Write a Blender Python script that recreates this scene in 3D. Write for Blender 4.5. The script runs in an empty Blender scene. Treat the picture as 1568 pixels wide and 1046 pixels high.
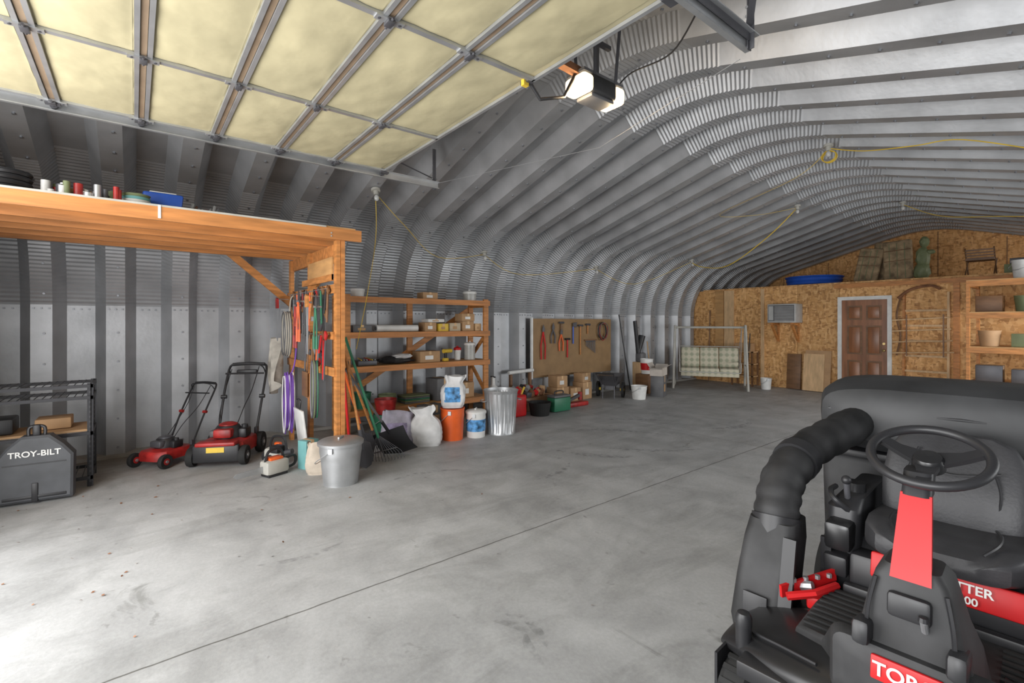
import bpy,bmesh,math,random
from mathutils import Vector,Matrix,Euler,noise
random.seed(7)
sc=bpy.context.scene
V=Vector
# ---------------- materials ----------------
MC={}
def M(name,col,rough=.55,metal=0,var=.12,scale=6,bump=0,bscale=60,stretch=(1,1,1),emit=0,spec=.5):
    if name in MC: return MC[name]
    m=bpy.data.materials.new(name); m.use_nodes=True
    nt=m.node_tree; N=nt.nodes; L=nt.links; b=N['Principled BSDF']
    tc=N.new('ShaderNodeTexCoord'); mp=N.new('ShaderNodeMapping'); mp.inputs['Scale'].default_value=stretch
    L.new(tc.outputs['Object'],mp.inputs[0])
    no=N.new('ShaderNodeTexNoise'); no.inputs['Scale'].default_value=scale; no.inputs['Detail'].default_value=5
    L.new(mp.outputs[0],no.inputs['Vector'])
    cr=N.new('ShaderNodeValToRGB'); e=cr.color_ramp.elements
    e[0].position=.3; e[1].position=.7
    e[0].color=[max(0,c*(1-var)) for c in col]+[1]; e[1].color=[min(1,c*(1+var)) for c in col]+[1]
    L.new(no.outputs[0],cr.inputs[0]); L.new(cr.outputs[0],b.inputs['Base Color'])
    b.inputs['Roughness'].default_value=rough; b.inputs['Metallic'].default_value=metal
    b.inputs['Specular IOR Level'].default_value=spec
    if bump:
        n2=N.new('ShaderNodeTexNoise'); n2.inputs['Scale'].default_value=bscale; L.new(mp.outputs[0],n2.inputs['Vector'])
        bp=N.new('ShaderNodeBump'); bp.inputs['Strength'].default_value=bump; bp.inputs['Distance'].default_value=.01
        L.new(n2.outputs[0],bp.inputs['Height']); L.new(bp.outputs[0],b.inputs['Normal'])
    if emit:
        L.new(cr.outputs[0],b.inputs['Emission Color']); b.inputs['Emission Strength'].default_value=emit
    MC[name]=m; return m
def osb_mat(name='osb',tint=1.0):
    m=bpy.data.materials.new(name); m.use_nodes=True; nt=m.node_tree;N=nt.nodes;L=nt.links;b=N['Principled BSDF']
    tc=N.new('ShaderNodeTexCoord')
    def vor(scale,rot,st):
        mp=N.new('ShaderNodeMapping'); mp.inputs['Rotation'].default_value=rot; mp.inputs['Scale'].default_value=st
        L.new(tc.outputs['Object'],mp.inputs[0])
        v=N.new('ShaderNodeTexVoronoi'); v.inputs['Scale'].default_value=scale; L.new(mp.outputs[0],v.inputs['Vector']); return v
    v1=vor(13,(.6,0,0),(1,1,2.6)); v2=vor(10,(-.7,0,0),(1,2.4,1))
    def ramp(src):
        s=N.new('ShaderNodeSeparateColor'); L.new(src.outputs['Color'],s.inputs[0])
        r=N.new('ShaderNodeValToRGB'); e=r.color_ramp.elements
        e[0].color=(.35*tint,.165*tint,.055*tint,1); e[0].position=0; e[1].color=(.84*tint,.51*tint,.23*tint,1); e[1].position=1
        k=r.color_ramp.elements.new(.4); k.color=(.64*tint,.34*tint,.12*tint,1)
        L.new(s.outputs[0],r.inputs[0]); return r,s
    r1,s1=ramp(v1); r2,s2=ramp(v2)
    mx=N.new('ShaderNodeMix'); mx.data_type='RGBA'
    L.new(s2.outputs[1],mx.inputs[0]); L.new(r1.outputs[0],mx.inputs[6]); L.new(r2.outputs[0],mx.inputs[7])
    L.new(mx.outputs[2],b.inputs['Base Color']); b.inputs['Roughness'].default_value=.7
    MC[name]=m; return m
def concrete_mat():
    m=bpy.data.materials.new('concrete'); m.use_nodes=True; nt=m.node_tree;N=nt.nodes;L=nt.links;b=N['Principled BSDF']
    tc=N.new('ShaderNodeTexCoord')
    def nz(scale,det=6,st=(1,1,1),dist=0,rough=.6):
        mp=N.new('ShaderNodeMapping'); mp.inputs['Scale'].default_value=st; L.new(tc.outputs['Object'],mp.inputs[0])
        n=N.new('ShaderNodeTexNoise'); n.inputs['Scale'].default_value=scale; n.inputs['Detail'].default_value=det
        n.inputs['Distortion'].default_value=dist; n.inputs['Roughness'].default_value=rough
        L.new(mp.outputs[0],n.inputs['Vector']); return n
    def ramp(src,p0,c0,p1,c1):
        r=N.new('ShaderNodeValToRGB'); e=r.color_ramp.elements; e[0].position=p0;e[1].position=p1
        e[0].color=(*c0,1); e[1].color=(*c1,1); L.new(src,r.inputs[0]); return r.outputs[0]
    def mix(a,bb,f=1,mode='MULTIPLY'):
        x=N.new('ShaderNodeMix'); x.data_type='RGBA'; x.blend_type=mode
        x.inputs[0].default_value=f; L.new(a,x.inputs[6]); L.new(bb,x.inputs[7]); return x.outputs[2]
    base=ramp(nz(.8,7,dist=.3).outputs[0],.3,(.365,.37,.37),.7,(.46,.465,.465))
    mid=ramp(nz(2.6,8,(1,.7,1),.6).outputs[0],.33,(.80,.80,.80),.62,(1.04,1.04,1.04))
    mid2=ramp(nz(1.5,9,(.5,1.4,1),1.4,.7).outputs[0],.38,(.80,.80,.79),.52,(1,1,1))
    fine=ramp(nz(45,4).outputs[0],.3,(.90,.90,.90),.7,(1.05,1.05,1.05))
    stain=ramp(nz(1.7,5,(1.3,1,1),1.6).outputs[0],.28,(.58,.58,.56),.34,(1,1,1))
    spots=ramp(nz(5.5,3,dist=.3).outputs[0],.25,(.40,.38,.35),.30,(1,1,1))
    sp=N.new('ShaderNodeSeparateXYZ'); L.new(tc.outputs['Object'],sp.inputs[0])
    dn=nz(2.2,6,dist=.8)
    da=N.new('ShaderNodeMath'); da.operation='MULTIPLY_ADD'; L.new(dn.outputs[0],da.inputs[0]); da.inputs[1].default_value=2.2; L.new(sp.outputs[1],da.inputs[2])
    dd=N.new('ShaderNodeMath'); dd.operation='MULTIPLY'; L.new(da.outputs[0],dd.inputs[0]); dd.inputs[1].default_value=.1
    dirt=ramp(dd.outputs[0],.69,(1,1,1),.80,(.60,.55,.48))
    c=mix(mix(mix(mix(mix(mix(base,mid),mid2,.8),fine),stain,.8),spots,.75),dirt,.9)
    wob=nz(6,2)
    def joint(out,val,w):
        a=N.new('ShaderNodeMath'); a.operation='SUBTRACT'; L.new(out,a.inputs[0]); a.inputs[1].default_value=val
        a2=N.new('ShaderNodeMath'); a2.operation='MULTIPLY_ADD'; L.new(wob.outputs[0],a2.inputs[0]); a2.inputs[1].default_value=.016; L.new(a.outputs[0],a2.inputs[2])
        d=N.new('ShaderNodeMath'); d.operation='ABSOLUTE'; L.new(a2.outputs[0],d.inputs[0])
        g=N.new('ShaderNodeMath'); g.operation='GREATER_THAN'; L.new(d.outputs[0],g.inputs[0]); g.inputs[1].default_value=w
        return g.outputs[0]
    j=N.new('ShaderNodeMath'); j.operation='MINIMUM'
    L.new(joint(sp.outputs[1],2.70,.0055),j.inputs[0]); L.new(joint(sp.outputs[0],6.15,.003),j.inputs[1])
    jr=ramp(j.outputs[0],0,(.28,.27,.25),1,(1,1,1))
    c=mix(c,jr,.9)
    L.new(c,b.inputs['Base Color'])
    rr=ramp(nz(2.5,5).outputs[0],.3,(.48,.48,.48),.7,(.64,.64,.64)); L.new(rr,b.inputs['Roughness'])
    bp=N.new('ShaderNodeBump'); bp.inputs['Strength'].default_value=.2; bp.inputs['Distance'].default_value=.003
    L.new(nz(60,4).outputs[0],bp.inputs['Height']); L.new(bp.outputs[0],b.inputs['Normal'])
    return m
def scuff_mat():
    m=bpy.data.materials.new('tire_scuff'); m.use_nodes=True; nt=m.node_tree;N=nt.nodes;L=nt.links;b=N['Principled BSDF']
    b.inputs['Base Color'].default_value=(.15,.15,.15,1); b.inputs['Roughness'].default_value=.7
    tc=N.new('ShaderNodeTexCoord'); n=N.new('ShaderNodeTexNoise'); n.inputs['Scale'].default_value=16; n.inputs['Detail'].default_value=8; L.new(tc.outputs['Object'],n.inputs['Vector'])
    r=N.new('ShaderNodeValToRGB'); e=r.color_ramp.elements; e[0].position=.44;e[1].position=.85; e[0].color=(0,0,0,1); e[1].color=(.55,.55,.55,1)
    L.new(n.outputs[0],r.inputs[0]); L.new(r.outputs[0],b.inputs['Alpha']); return m
OSB=osb_mat(); OSB2=osb_mat('osb_dark',.85)
CONC=concrete_mat(); SCUFF=scuff_mat()
STEEL=M('galvanized_steel',(.41,.42,.435),.46,.52,.16,2.4,.12,25,spec=.35)
GALV=M('galv_bracket',(.47,.48,.49),.42,.7)
BOLT=M('bolt',(.28,.29,.31),.45,.7)
DOORI=M('door_insulation',(.47,.42,.265),.78,0,.14,2.2,.35,9,spec=.2)
PINE=M('pine',(.47,.195,.055),.55,0,.3,5,.1,30,(1,1,6))
PINEX=M('pine_x',(.47,.19,.055),.55,0,.3,4,.1,30,(.5,5,5))
PLY=M('plywood',(.50,.28,.11),.6,0,.2,3,.1,20,(1,1,4))
PALE=M('pale_wood',(.62,.41,.22),.6,0,.18,4,0,20,(1,4,1))
DARKW=M('dark_wood',(.18,.09,.04),.5,0,.25,4,0,20,(1,1,3))
DOORW=M('door_wood',(.26,.105,.045),.35,0,.3,3,0,20,(4,4,.6))
BLACK=M('black_plastic',(.018,.018,.020),.45)
BLACKG=M('black_gloss',(.014,.014,.015),.32)
SEATM=M('seat_vinyl',(.036,.036,.039),.48,0,.2,8,.1,80,spec=.4)
RUBBER=M('rubber',(.014,.014,.014),.8)
DUST=M('dusty_black',(.028,.028,.029),.58,0,.6,5,spec=.35)
HOODM=M('hood_black',(.034,.035,.037),.5,0,.45,3,spec=.4)
GREYP=M('grey_plastic',(.12,.12,.125),.55,0,.15)
CHAR=M('charcoal_plastic',(.065,.068,.075),.55,0,.2)
RED=M('red_paint',(.52,.012,.014),.45,0,.12,spec=.35)
WRED=M('worn_red',(.33,.018,.016),.45,0,.45,9)
ORANGE=M('orange_plastic',(.75,.12,.02),.4)
WHITE=M('white_plastic',(.70,.70,.68),.4)
WSACK=M('white_sack',(.66,.66,.66),.5,0,.12,9,.4,14)
LSACK=M('lilac_sack',(.42,.40,.48),.7,0,.25,9,.4,14)
BLUE=M('blue_plastic',(.02,.09,.45),.35)
LBLUE=M('label_blue',(.08,.25,.50),.4,0,.9,16)
GREEN=M('green_plastic',(.025,.16,.085),.45)
OLIVE=M('olive',(.17,.20,.10),.6)
YELLOW=M('yellow',(.70,.48,.05),.5)
PURPLE=M('purple_rope',(.17,.07,.38),.7)
ROPE=M('rope',(.45,.42,.35),.8)
CARD=M('cardboard',(.44,.27,.14),.75,0,.12)
FABRIC=M('canvas',(.44,.41,.36),.85,0,.25,8,.3,60)
CAMO=M('camo_cloth',(.30,.22,.13),.9,0,.5,7,.5,20)
PEG=M('hardboard',(.27,.165,.075),.6,0,.12)
METALD=M('dark_metal',(.10,.10,.11),.45,.4)
RACKM=M('rack_black',(.030,.030,.035),.5,.1)
FRAMEP=M('beige_paint',(.42,.41,.37),.5)
TEAL=M('teal',(.15,.36,.36),.5)
GLOW=M('lamp_lens',(1.0,.80,.55),.4,0,.02,2,emit=1.7)
RUST=M('rust',(.24,.11,.055),.7,.3,.4)
BEIGE=M('ac_beige',(.42,.42,.41),.5)
SEAMT=M('seam_tan',(.24,.17,.11),.7)
BRASS=M('brass',(.6,.45,.2),.3,.9)
# ---------------- builder ----------------
class B:
    def __init__(s,name,Mx=None):
        s.name=name; s.bm=bmesh.new(); s.m=[]; s.M=Mx or Matrix.Identity(4)
    def mi(s,mat):
        if mat not in s.m: s.m.append(mat)
        return s.m.index(mat)
    def add(s,vs,fs,mat):
        k=s.mi(mat); bv=[s.bm.verts.new(s.M@V(v)) for v in vs]; out=[]
        for f in fs:
            try: x=s.bm.faces.new([bv[i] for i in f]); x.material_index=k; x.smooth=True; out.append(x)
            except ValueError: pass
        return out
    def box(s,c,sz,mat,rot=(0,0,0),bev=0,seg=2,top=None):
        t=bmesh.new(); bmesh.ops.create_cube(t,size=1)
        for v in t.verts:
            if top and v.co.z>0: v.co.x*=top[0]; v.co.y*=top[1]
            v.co=V((v.co.x*sz[0],v.co.y*sz[1],v.co.z*sz[2]))
        if bev: bmesh.ops.bevel(t,geom=t.edges[:],offset=bev,segments=seg,profile=.5,affect='EDGES')
        R=Euler(rot).to_matrix(); t.verts.index_update(); c=V(c)
        s.add([c+R@v.co for v in t.verts],[[v.index for v in f.verts] for f in t.faces],mat); t.free()
    def b2(s,x0,x1,y0,y1,z0,z1,mat,bev=0): s.box(((x0+x1)/2,(y0+y1)/2,(z0+z1)/2),(abs(x1-x0),abs(y1-y0),abs(z1-z0)),mat,bev=bev)
    def beam(s,p0,p1,w,h,mat,up=(0,0,1)):
        p0=V(p0);p1=V(p1);d=(p1-p0).normalized();u=V(up)
        if abs(d.dot(u))>.98:u=V((1,0,0))
        a=d.cross(u).normalized();b=a.cross(d)
        vs=[p+a*i*w/2+b*j*h/2 for p in(p0,p1) for i,j in((-1,-1),(1,-1),(1,1),(-1,1))]
        s.add(vs,[(3,2,1,0),(4,5,6,7),(0,1,5,4),(1,2,6,5),(2,3,7,6),(3,0,4,7)],mat)
    def tube(s,pts,r,mat,seg=7,closed=False):
        pts=[V(p) for p in pts]; n=len(pts); rs=r if isinstance(r,(list,tuple)) else [r]*n
        up=None; vs=[]
        for i,p in enumerate(pts):
            a=pts[i-1] if (i>0 or closed) else p; b=pts[(i+1)%n] if (i<n-1 or closed) else p
            d=(b-a)
            d=d.normalized() if d.length>1e-9 else V((0,0,1))
            if up is None: up=V((0,0,1)) if abs(d.z)<.9 else V((1,0,0))
            x=d.cross(up)
            if x.length<1e-4: x=d.cross(V((.3,.9,.2)))
            x.normalize(); up=x.cross(d).normalized()
            for j in range(seg):
                t=2*math.pi*j/seg; vs.append(p+(x*math.cos(t)+up*math.sin(t))*rs[i])
        fs=[]
        for i in range(n if closed else n-1):
            k=(i+1)%n
            for j in range(seg): fs.append((i*seg+j,i*seg+(j+1)%seg,k*seg+(j+1)%seg,k*seg+j))
        if not closed: fs+= [tuple(range(seg))[::-1],tuple((n-1)*seg+j for j in range(seg))]
        s.add(vs,fs,mat)
    def cyl(s,p0,p1,r,mat,r1=None,seg=18): s.tube([p0,p1],[r,r if r1 is None else r1],mat,seg)
    def lathe(s,c,prof,mat,seg=28,R=None):
        c=V(c);vs=[];fs=[]
        R=R or Matrix.Identity(3)
        for r,z in prof:
            for j in range(seg):
                t=2*math.pi*j/seg; vs.append(c+R@V((r*math.cos(t),r*math.sin(t),z)))
        for i in range(len(prof)-1):
            for j in range(seg): fs.append((i*seg+j,i*seg+(j+1)%seg,(i+1)*seg+(j+1)%seg,(i+1)*seg+j))
        s.add(vs,fs,mat)
    def extr(s,poly,o,u,v,th,mat):
        o=V(o);u=V(u);v=V(v);n=u.cross(v).normalized()*th;k=len(poly)
        vs=[o+u*a+v*b for a,b in poly]+[o+u*a+v*b+n for a,b in poly]
        s.add(vs,[tuple(range(k))[::-1],tuple(range(k,2*k))]+[(i,(i+1)%k,k+(i+1)%k,k+i) for i in range(k)],mat)
    def rings(s,rg,mat,cap=True):
        n=len(rg[0]);vs=[p for r in rg for p in r];fs=[]
        for i in range(len(rg)-1):
            for j in range(n): fs.append((i*n+j,i*n+(j+1)%n,(i+1)*n+(j+1)%n,(i+1)*n+j))
        if cap: fs+=[tuple(range(n))[::-1],tuple((len(rg)-1)*n+j for j in range(n))]
        return s.add(vs,fs,mat)
    def grid(s,fn,nu,nv,mat,th=0):
        vs=[V(fn(i/nu,j/nv)) for i in range(nu+1) for j in range(nv+1)]
        q=[(i*(nv+1)+j,(i+1)*(nv+1)+j,(i+1)*(nv+1)+j+1,i*(nv+1)+j+1) for i in range(nu) for j in range(nv)]
        s.add(vs,q,mat)
    def blob(s,c,rad,mat,nz=.0,e=1.0,seg=20,seed=0,flat=None):
        c=V(c);rg=[]
        for i in range(1,12):
            ph=math.pi*i/12; ring=[]
            for j in range(seg):
                t=2*math.pi*j/seg
                f=lambda q:math.copysign(abs(q)**e,q)
                p=V((f(math.sin(ph))*f(math.cos(t)),f(math.sin(ph))*f(math.sin(t)),-f(math.cos(ph))))
                k=1+nz*noise.noise(p*2.2+V((seed,seed*2,0)))
                q=V((p.x*rad[0]*k,p.y*rad[1]*k,p.z*rad[2]*(1+nz*.3*noise.noise(p*3+V((seed,0,1))))))
                if flat is not None: q.z=max(q.z,-flat)
                ring.append(c+q)
            rg.append(ring)
        s.rings(rg,mat)
    def done(s,sharp=35,origin=None):
        bm=s.bm; bmesh.ops.recalc_face_normals(bm,faces=bm.faces[:])
        a=math.radians(sharp)
        for e in bm.edges:
            if len(e.link_faces)==2 and e.calc_face_angle(0)>a: e.smooth=False
        xs=[v.co for v in bm.verts]
        lo=V([min(p[i] for p in xs) for i in range(3)]);hi=V([max(p[i] for p in xs) for i in range(3)])
        o=V(origin) if origin is not None else V(((lo.x+hi.x)/2,(lo.y+hi.y)/2,lo.z))
        bmesh.ops.translate(bm,verts=bm.verts[:],vec=-o)
        me=bpy.data.meshes.new(s.name); bm.to_mesh(me); bm.free()
        for m in s.m: me.materials.append(m)
        ob=bpy.data.objects.new(s.name,me); ob.location=o; sc.collection.objects.link(ob); return ob
def cat(pts,n=6,closed=False):
    P=[V(p) for p in pts];out=[];k=len(P)
    rng=range(k) if closed else range(k-1)
    for i in rng:
        if closed: a,b,c,d=P[i-1],P[i],P[(i+1)%k],P[(i+2)%k]
        else: a,b,c,d=P[max(i-1,0)],P[i],P[i+1],P[min(i+2,k-1)]
        for j in range(n):
            t=j/n; out.append(.5*((2*b)+(c-a)*t+(2*a-5*b+4*c-d)*t*t+(3*b-a-3*c+d)*t**3))
    if not closed: out.append(P[-1])
    return out
def TM(x,y,z=0,yaw=0): return Matrix.Translation((x,y,z))@Matrix.Rotation(math.radians(yaw),4,'Z')
def text(s,size,mat,Mx,parent=None,name='lettering'):
    cu=bpy.data.curves.new(name,'FONT'); cu.body=s; cu.size=size; cu.extrude=.001; cu.align_x='CENTER'; cu.align_y='CENTER'; cu.offset=size*.02
    ob=bpy.data.objects.new(name,cu); sc.collection.objects.link(ob); cu.materials.append(mat)
    if parent: ob.parent=parent; ob.matrix_parent_inverse=Matrix.Translation(-parent.location)
    ob.matrix_basis=Mx
    return ob
def face_M(loc,normal,up=(0,0,1)):
    n=V(normal).normalized();u=V(up);x=u.cross(n).normalized();y=n.cross(x)
    m=Matrix((x,y,n)).transposed().to_4x4(); m.translation=V(loc); return m
# ---------------- shell ----------------
YW=7.1;YC=2.8;RK=1.35;A=math.radians(16.2);RR=2.5;ZK=1.75
YR=2*YC-YW
XE=16.0;XF=-1.4;PER=.61;SEAM0=.44
lam=.042;amp=.010
TH=math.pi/2-A
def halfpath():
    wall=[(YW,0,0,0),(YW,ZK,0,0)]
    out=[]
    n=int(RK*TH/lam)*4
    for i in range(n+1):
        th=TH*i/n; out.append((YW-RK*(1-math.cos(th)),ZK+RK*math.sin(th),th,amp*(.5-.5*math.cos(2*math.pi*i/4))))
    ys=YC+RR*math.sin(A); y0,z0=out[-1][0],out[-1][1]; zs=z0+(y0-ys)*math.tan(A); zc=zs-RR*math.cos(A)
    n=int(RR*A/lam)*4
    for i in range(n+1):
        ph=A*(1-i/n); out.append((YC+RR*math.sin(ph),zc+RR*math.cos(ph),math.pi/2-ph,amp*(.5-.5*math.cos(2*math.pi*i/4))))
    return wall,out
WL,RF=halfpath()
def roofz(y):
    y=YC+abs(y-YC)
    for a,b in zip(RF,RF[1:]):
        if b[0]<=y<=a[0]: t=(a[0]-y)/max(1e-6,a[0]-b[0]); return a[1]+(b[1]-a[1])*t
    return RF[-1][1] if y<YC+.1 else 1.75
def arch(name,path):
    b=B(name); prof=[]
    n0=math.floor((XF-SEAM0)/PER); n1=math.ceil((XE+.3-SEAM0)/PER)
    for k in range(n0,n1+1):
        x=SEAM0+k*PER
        for dx,d in((-.085,0),(.085,0),(.185,.19),(.425,.19)): prof.append((x+dx,d))
    vs=[];fs=[];m=len(path)
    for x,d in prof:
        for (y,z,ny,nz,dp) in path:
            q=d-dp; vs.append((x,y+ny*q,z+nz*q))
    for i in range(len(prof)-1):
        for j in range(m-1): fs.append((i*m+j,(i+1)*m+j,(i+1)*m+j+1,i*m+j+1))
    b.add(vs,fs,STEEL)
    L=0;nxt=.12
    for p,q in zip(path,path[1:]):
        seg=math.hypot(q[0]-p[0],q[1]-p[1])
        while nxt<=L+seg and seg>1e-6:
            t=(nxt-L)/seg; y=p[0]+(q[0]-p[0])*t; z=p[1]+(q[1]-p[1])*t; N_=V((0,p[2],p[3])).normalized(); T_=V((0,-N_.z,N_.y))
            for k in range(n0,n1+1):
                x=SEAM0+k*PER+.02
                if x<XF or x>XE: continue
                c=V((x,y,z)); pts=[c+(V((1,0,0))*math.cos(a)+T_*math.sin(a))*.012 for a in [math.pi/3*i for i in range(6)]]
                b.add(pts+[u-N_*.014 for u in pts],[(6,7,8,9,10,11)]+[(i,(i+1)%6,6+(i+1)%6,6+i) for i in range(6)],BOLT)
            nxt+=.33
        L+=seg
    return b.done(sharp=20,origin=(0,path[0][0],0))
def conv(p): return (p[0],p[1],math.cos(p[2]),math.sin(p[2]),p[3])
def mir(p): q=conv(p); return (2*YC-q[0],q[1],-q[2],q[3],q[4])
arch('wall_left',[conv(p) for p in WL])
arch('wall_right',[mir(p) for p in WL])
arch('ceiling',[conv(p) for p in RF]+[mir(p) for p in RF[::-1]][1:])
b=B('trim_wall_splice')
for k in range(-3,27):
    x=SEAM0+k*PER
    for dx in(-.06,.0,.06,.24,.305,.37):
        y=YW if dx<.1 else YW+.19
        b.cyl((x+dx,y-.012,1.71),(x+dx,y+.01,1.71),.011,BOLT,seg=6)
b.done()
b=B('floor'); b.b2(XF,XE+.4,-1.8,7.4,-.12,0,CONC); b.done(origin=(0,0,0))
b=B('ground_outside'); b.b2(-25,XF-.001,-15,20,-.14,-.02,M('gravel',(.42,.40,.36),.9)); b.done()
b=B('baseboard_left'); b.b2(XF,XE,YW-.03,YW+.2,0,.04,M('sill',(.30,.29,.27),.8)); b.done()
def gable(o):
    pts=[(YW+o,0),(YW+o,ZK)]+[(p[0]+math.cos(p[2])*o,p[1]+math.sin(p[2])*o) for p in RF[::8]]
    return pts+[(2*YC-y,z) for y,z in pts[::-1]]
FW=M('front_wall_metal',(.40,.40,.39),.5,.2)
b=B('wall_front')
x=XF-.06
g=gable(.12)
left=[p for p in g if p[0]>4.65]+[(4.65,roofz(4.65)+.12),(4.65,0)]
b.extr(left,(x,0,0),(0,1,0),(0,0,1),.05,FW)
right=[(1.2,0),(1.2,roofz(1.2)+.12)]+[p for p in g if p[0]<1.2]
b.extr(right,(x,0,0),(0,1,0),(0,0,1),.05,FW)
top=[(4.65,3.02)]+[(4.65,roofz(4.65)+.12)]+[p for p in g if 1.2<p[0]<4.65]+[(1.2,roofz(1.2)+.12),(1.2,3.02)]
b.extr(top,(x,0,0),(0,1,0),(0,0,1),.05,FW)
b.done()
b=B('wall_back'); b.extr(gable(.1),(XE,0,0),(0,1,0),(0,0,1),.06,OSB)
for k in range(-1,6): b.b2(XE-.008,XE-.001,.2+1.22*k-.006,.2+1.22*k+.006,2.4,roofz(.2+1.22*k)-.02,DARKW)
b.done()
XP=12.2; HP=2.42
b=B('wall_partition')
door=(2.80,3.61,2.05)
i=0
edges=[7.2,6.5,5.3,4.5,3.66,2.75,1.75,.55,-.65,-1.5]
for a,c in zip(edges,edges[1:]):
    y1,y0=a-.003,c+.003; off=.004*(i%2)
    z0=0 if not(c<3.2<a) else door[2]+.05
    if i==0:
        b.extr([(y0,0),(7.2,0),(7.2,1.8),(7.12,2.1),(6.98,HP),(y0,HP)],(XP-off,0,0),(0,1,0),(0,0,1),.012,OSB)
    else: b.b2(XP-off,XP+.012,y0,y1,z0,HP,OSB if i%3 else OSB2)
    i+=1
b.b2(XP+.02,XP+.1,3.66,6.9,0,HP-.02,PLY); b.b2(XP+.02,XP+.1,-1.3,2.75,0,HP-.02,PLY); b.b2(XP+.02,XP+.1,2.75,3.66,2.1,HP-.02,PLY)
b.done()
b=B('floor_loft'); b.b2(XP-.02,XE,-1.2,6.85,HP,HP+.03,OSB2); b.done()
b=B('trim_partition'); b.b2(XP-.045,XP-.006,-1.4,3.75,HP-.1,HP-.01,PINE); b.b2(XP-.04,XP-.006,6.28,6.5,.4,HP-.02,PLY); b.b2(XP-.04,XP-.006,6.0,6.26,.9,HP-.02,PALE)
b.b2(XP-.045,XP-.006,1.70,1.79,0,HP-.1,PINE); b.b2(XP-.03,XP-.006,5.25,5.33,.1,HP-.02,PALE)
b.done()
b=B('door_1')
y0,y1,zt=door
b.b2(XP-.0,XP+.04,y0,y1,.01,zt,DOORW)
for r,(za,zb) in enumerate(((.15,.75),(.88,1.50),(1.62,1.93))):
    for ya,yb in((y0+.1,y0+.37),(y0+.44,y0+.71)):
        b.b2(XP-.008,XP,ya,yb,za,zb,DARKW); b.box((XP-.012,(ya+yb)/2,(za+zb)/2),(.02,yb-ya-.07,zb-za-.07),DOORW,bev=.008)
b.lathe((XP-.03,y0+.06,.98),[(0,-.03),(.025,-.02),(.03,0),(.012,.02),(.012,.05)],BRASS,14,Euler((0,math.pi/2,0)).to_matrix())
b.cyl((XP-.02,y0+.06,1.12),(XP+.01,y0+.06,1.12),.025,BRASS,seg=14)
b.done()
b=B('trim_door')
b.b2(XP-.035,XP-.006,y0-.075,y0-.0,0,zt+.0,WHITE); b.b2(XP-.035,XP-.006,y1+.0,y1+.075,0,zt,WHITE); b.b2(XP-.035,XP-.006,y0-.075,y1+.075,zt,zt+.075,WHITE); b.done()
for i,(xa,xb) in enumerate(((2.6,5.0),(6.0,8.4),(9.2,11.6))):  # made-up frames, out of view, around the added side fill lamps
    b=B('window_%d'%(i+1)); yy=YR+.04
    for z in(.95,1.70): b.b2(xa,xb,yy-.03,yy+.03,z,z+.05,WHITE)
    for x in(xa,(xa+xb)/2,xb): b.b2(x-.025,x+.025,yy-.03,yy+.03,.95,1.75,WHITE)
    b.done()
b=B('window_4')  # invented frame behind the camera, holds the added front fill lamp
for z in(1.05,2.35): b.b2(XF+.0,XF+.05,-.95,.75,z,z+.05,WHITE)
for y in(-.95,-.1,.72): b.b2(XF,XF+.05,y,y+.04,1.05,2.4,WHITE)
b.done()
# ---------------- garage door ----------------
ZD=3.10; seams=[1.98-.485*i for i in range(7)]
b=B('garage_door')
for i in range(6):
    x1,x0=seams[i],seams[i+1]
    b.box(((x0+x1)/2,2.92,ZD+.03),(x1-x0-.006,3.30,.045),DOORI,bev=.004)
    for ya,yb in((4.55,3.50),(3.46,2.28),(2.24,1.29)):
        b.grid(lambda u,v,ya=ya,yb=yb,x0=x0,x1=x1:(x0+.05+(x1-x0-.1)*u,ya+(yb-ya)*v,ZD+.004-.012*math.sin(math.pi*u)**.5*abs(math.sin(math.pi*v))**.3-.005*noise.noise(V((x0*3+u*3.6,v*7+ya,0)))-.003*noise.noise(V((x0*3+u*9,v*18+ya,4)))),14,26,DOORI)
for i,x in enumerate(seams):
    for d in((-.030,.030) if 0<i<6 else (0,)):
        b.b2(x+d-.012,x+d+.012,1.27,4.57,ZD-.014,ZD+.006,GALV)
    if 0<i<6: b.b2(x-.015,x+.015,1.27,4.57,ZD-.004,ZD+.004,SEAMT)
for y in(4.54,3.48,2.26,1.30):
    b.b2(seams[-1],seams[0],y-.018,y+.018,ZD-.014,ZD+.004,GALV)
    for x in seams[1:-1]:
        b.box((x,y,ZD-.018),(.15,.045,.008),GALV); b.box((x,y,ZD-.03),(.04,.065,.018),METALD,bev=.005)
        b.cyl((x,y-.05,ZD-.03),(x,y+.05,ZD-.03),.007,METALD,seg=8)
        for s_ in(-.055,.055): b.cyl((x+s_,y,ZD-.026),(x+s_,y,ZD-.01),.008,METALD,seg=6)
b.b2(seams[0]-.01,seams[0]+.006,1.27,4.57,ZD-.005,ZD+.055,GREYP)
b.done(origin=(0,2.9,ZD))
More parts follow.
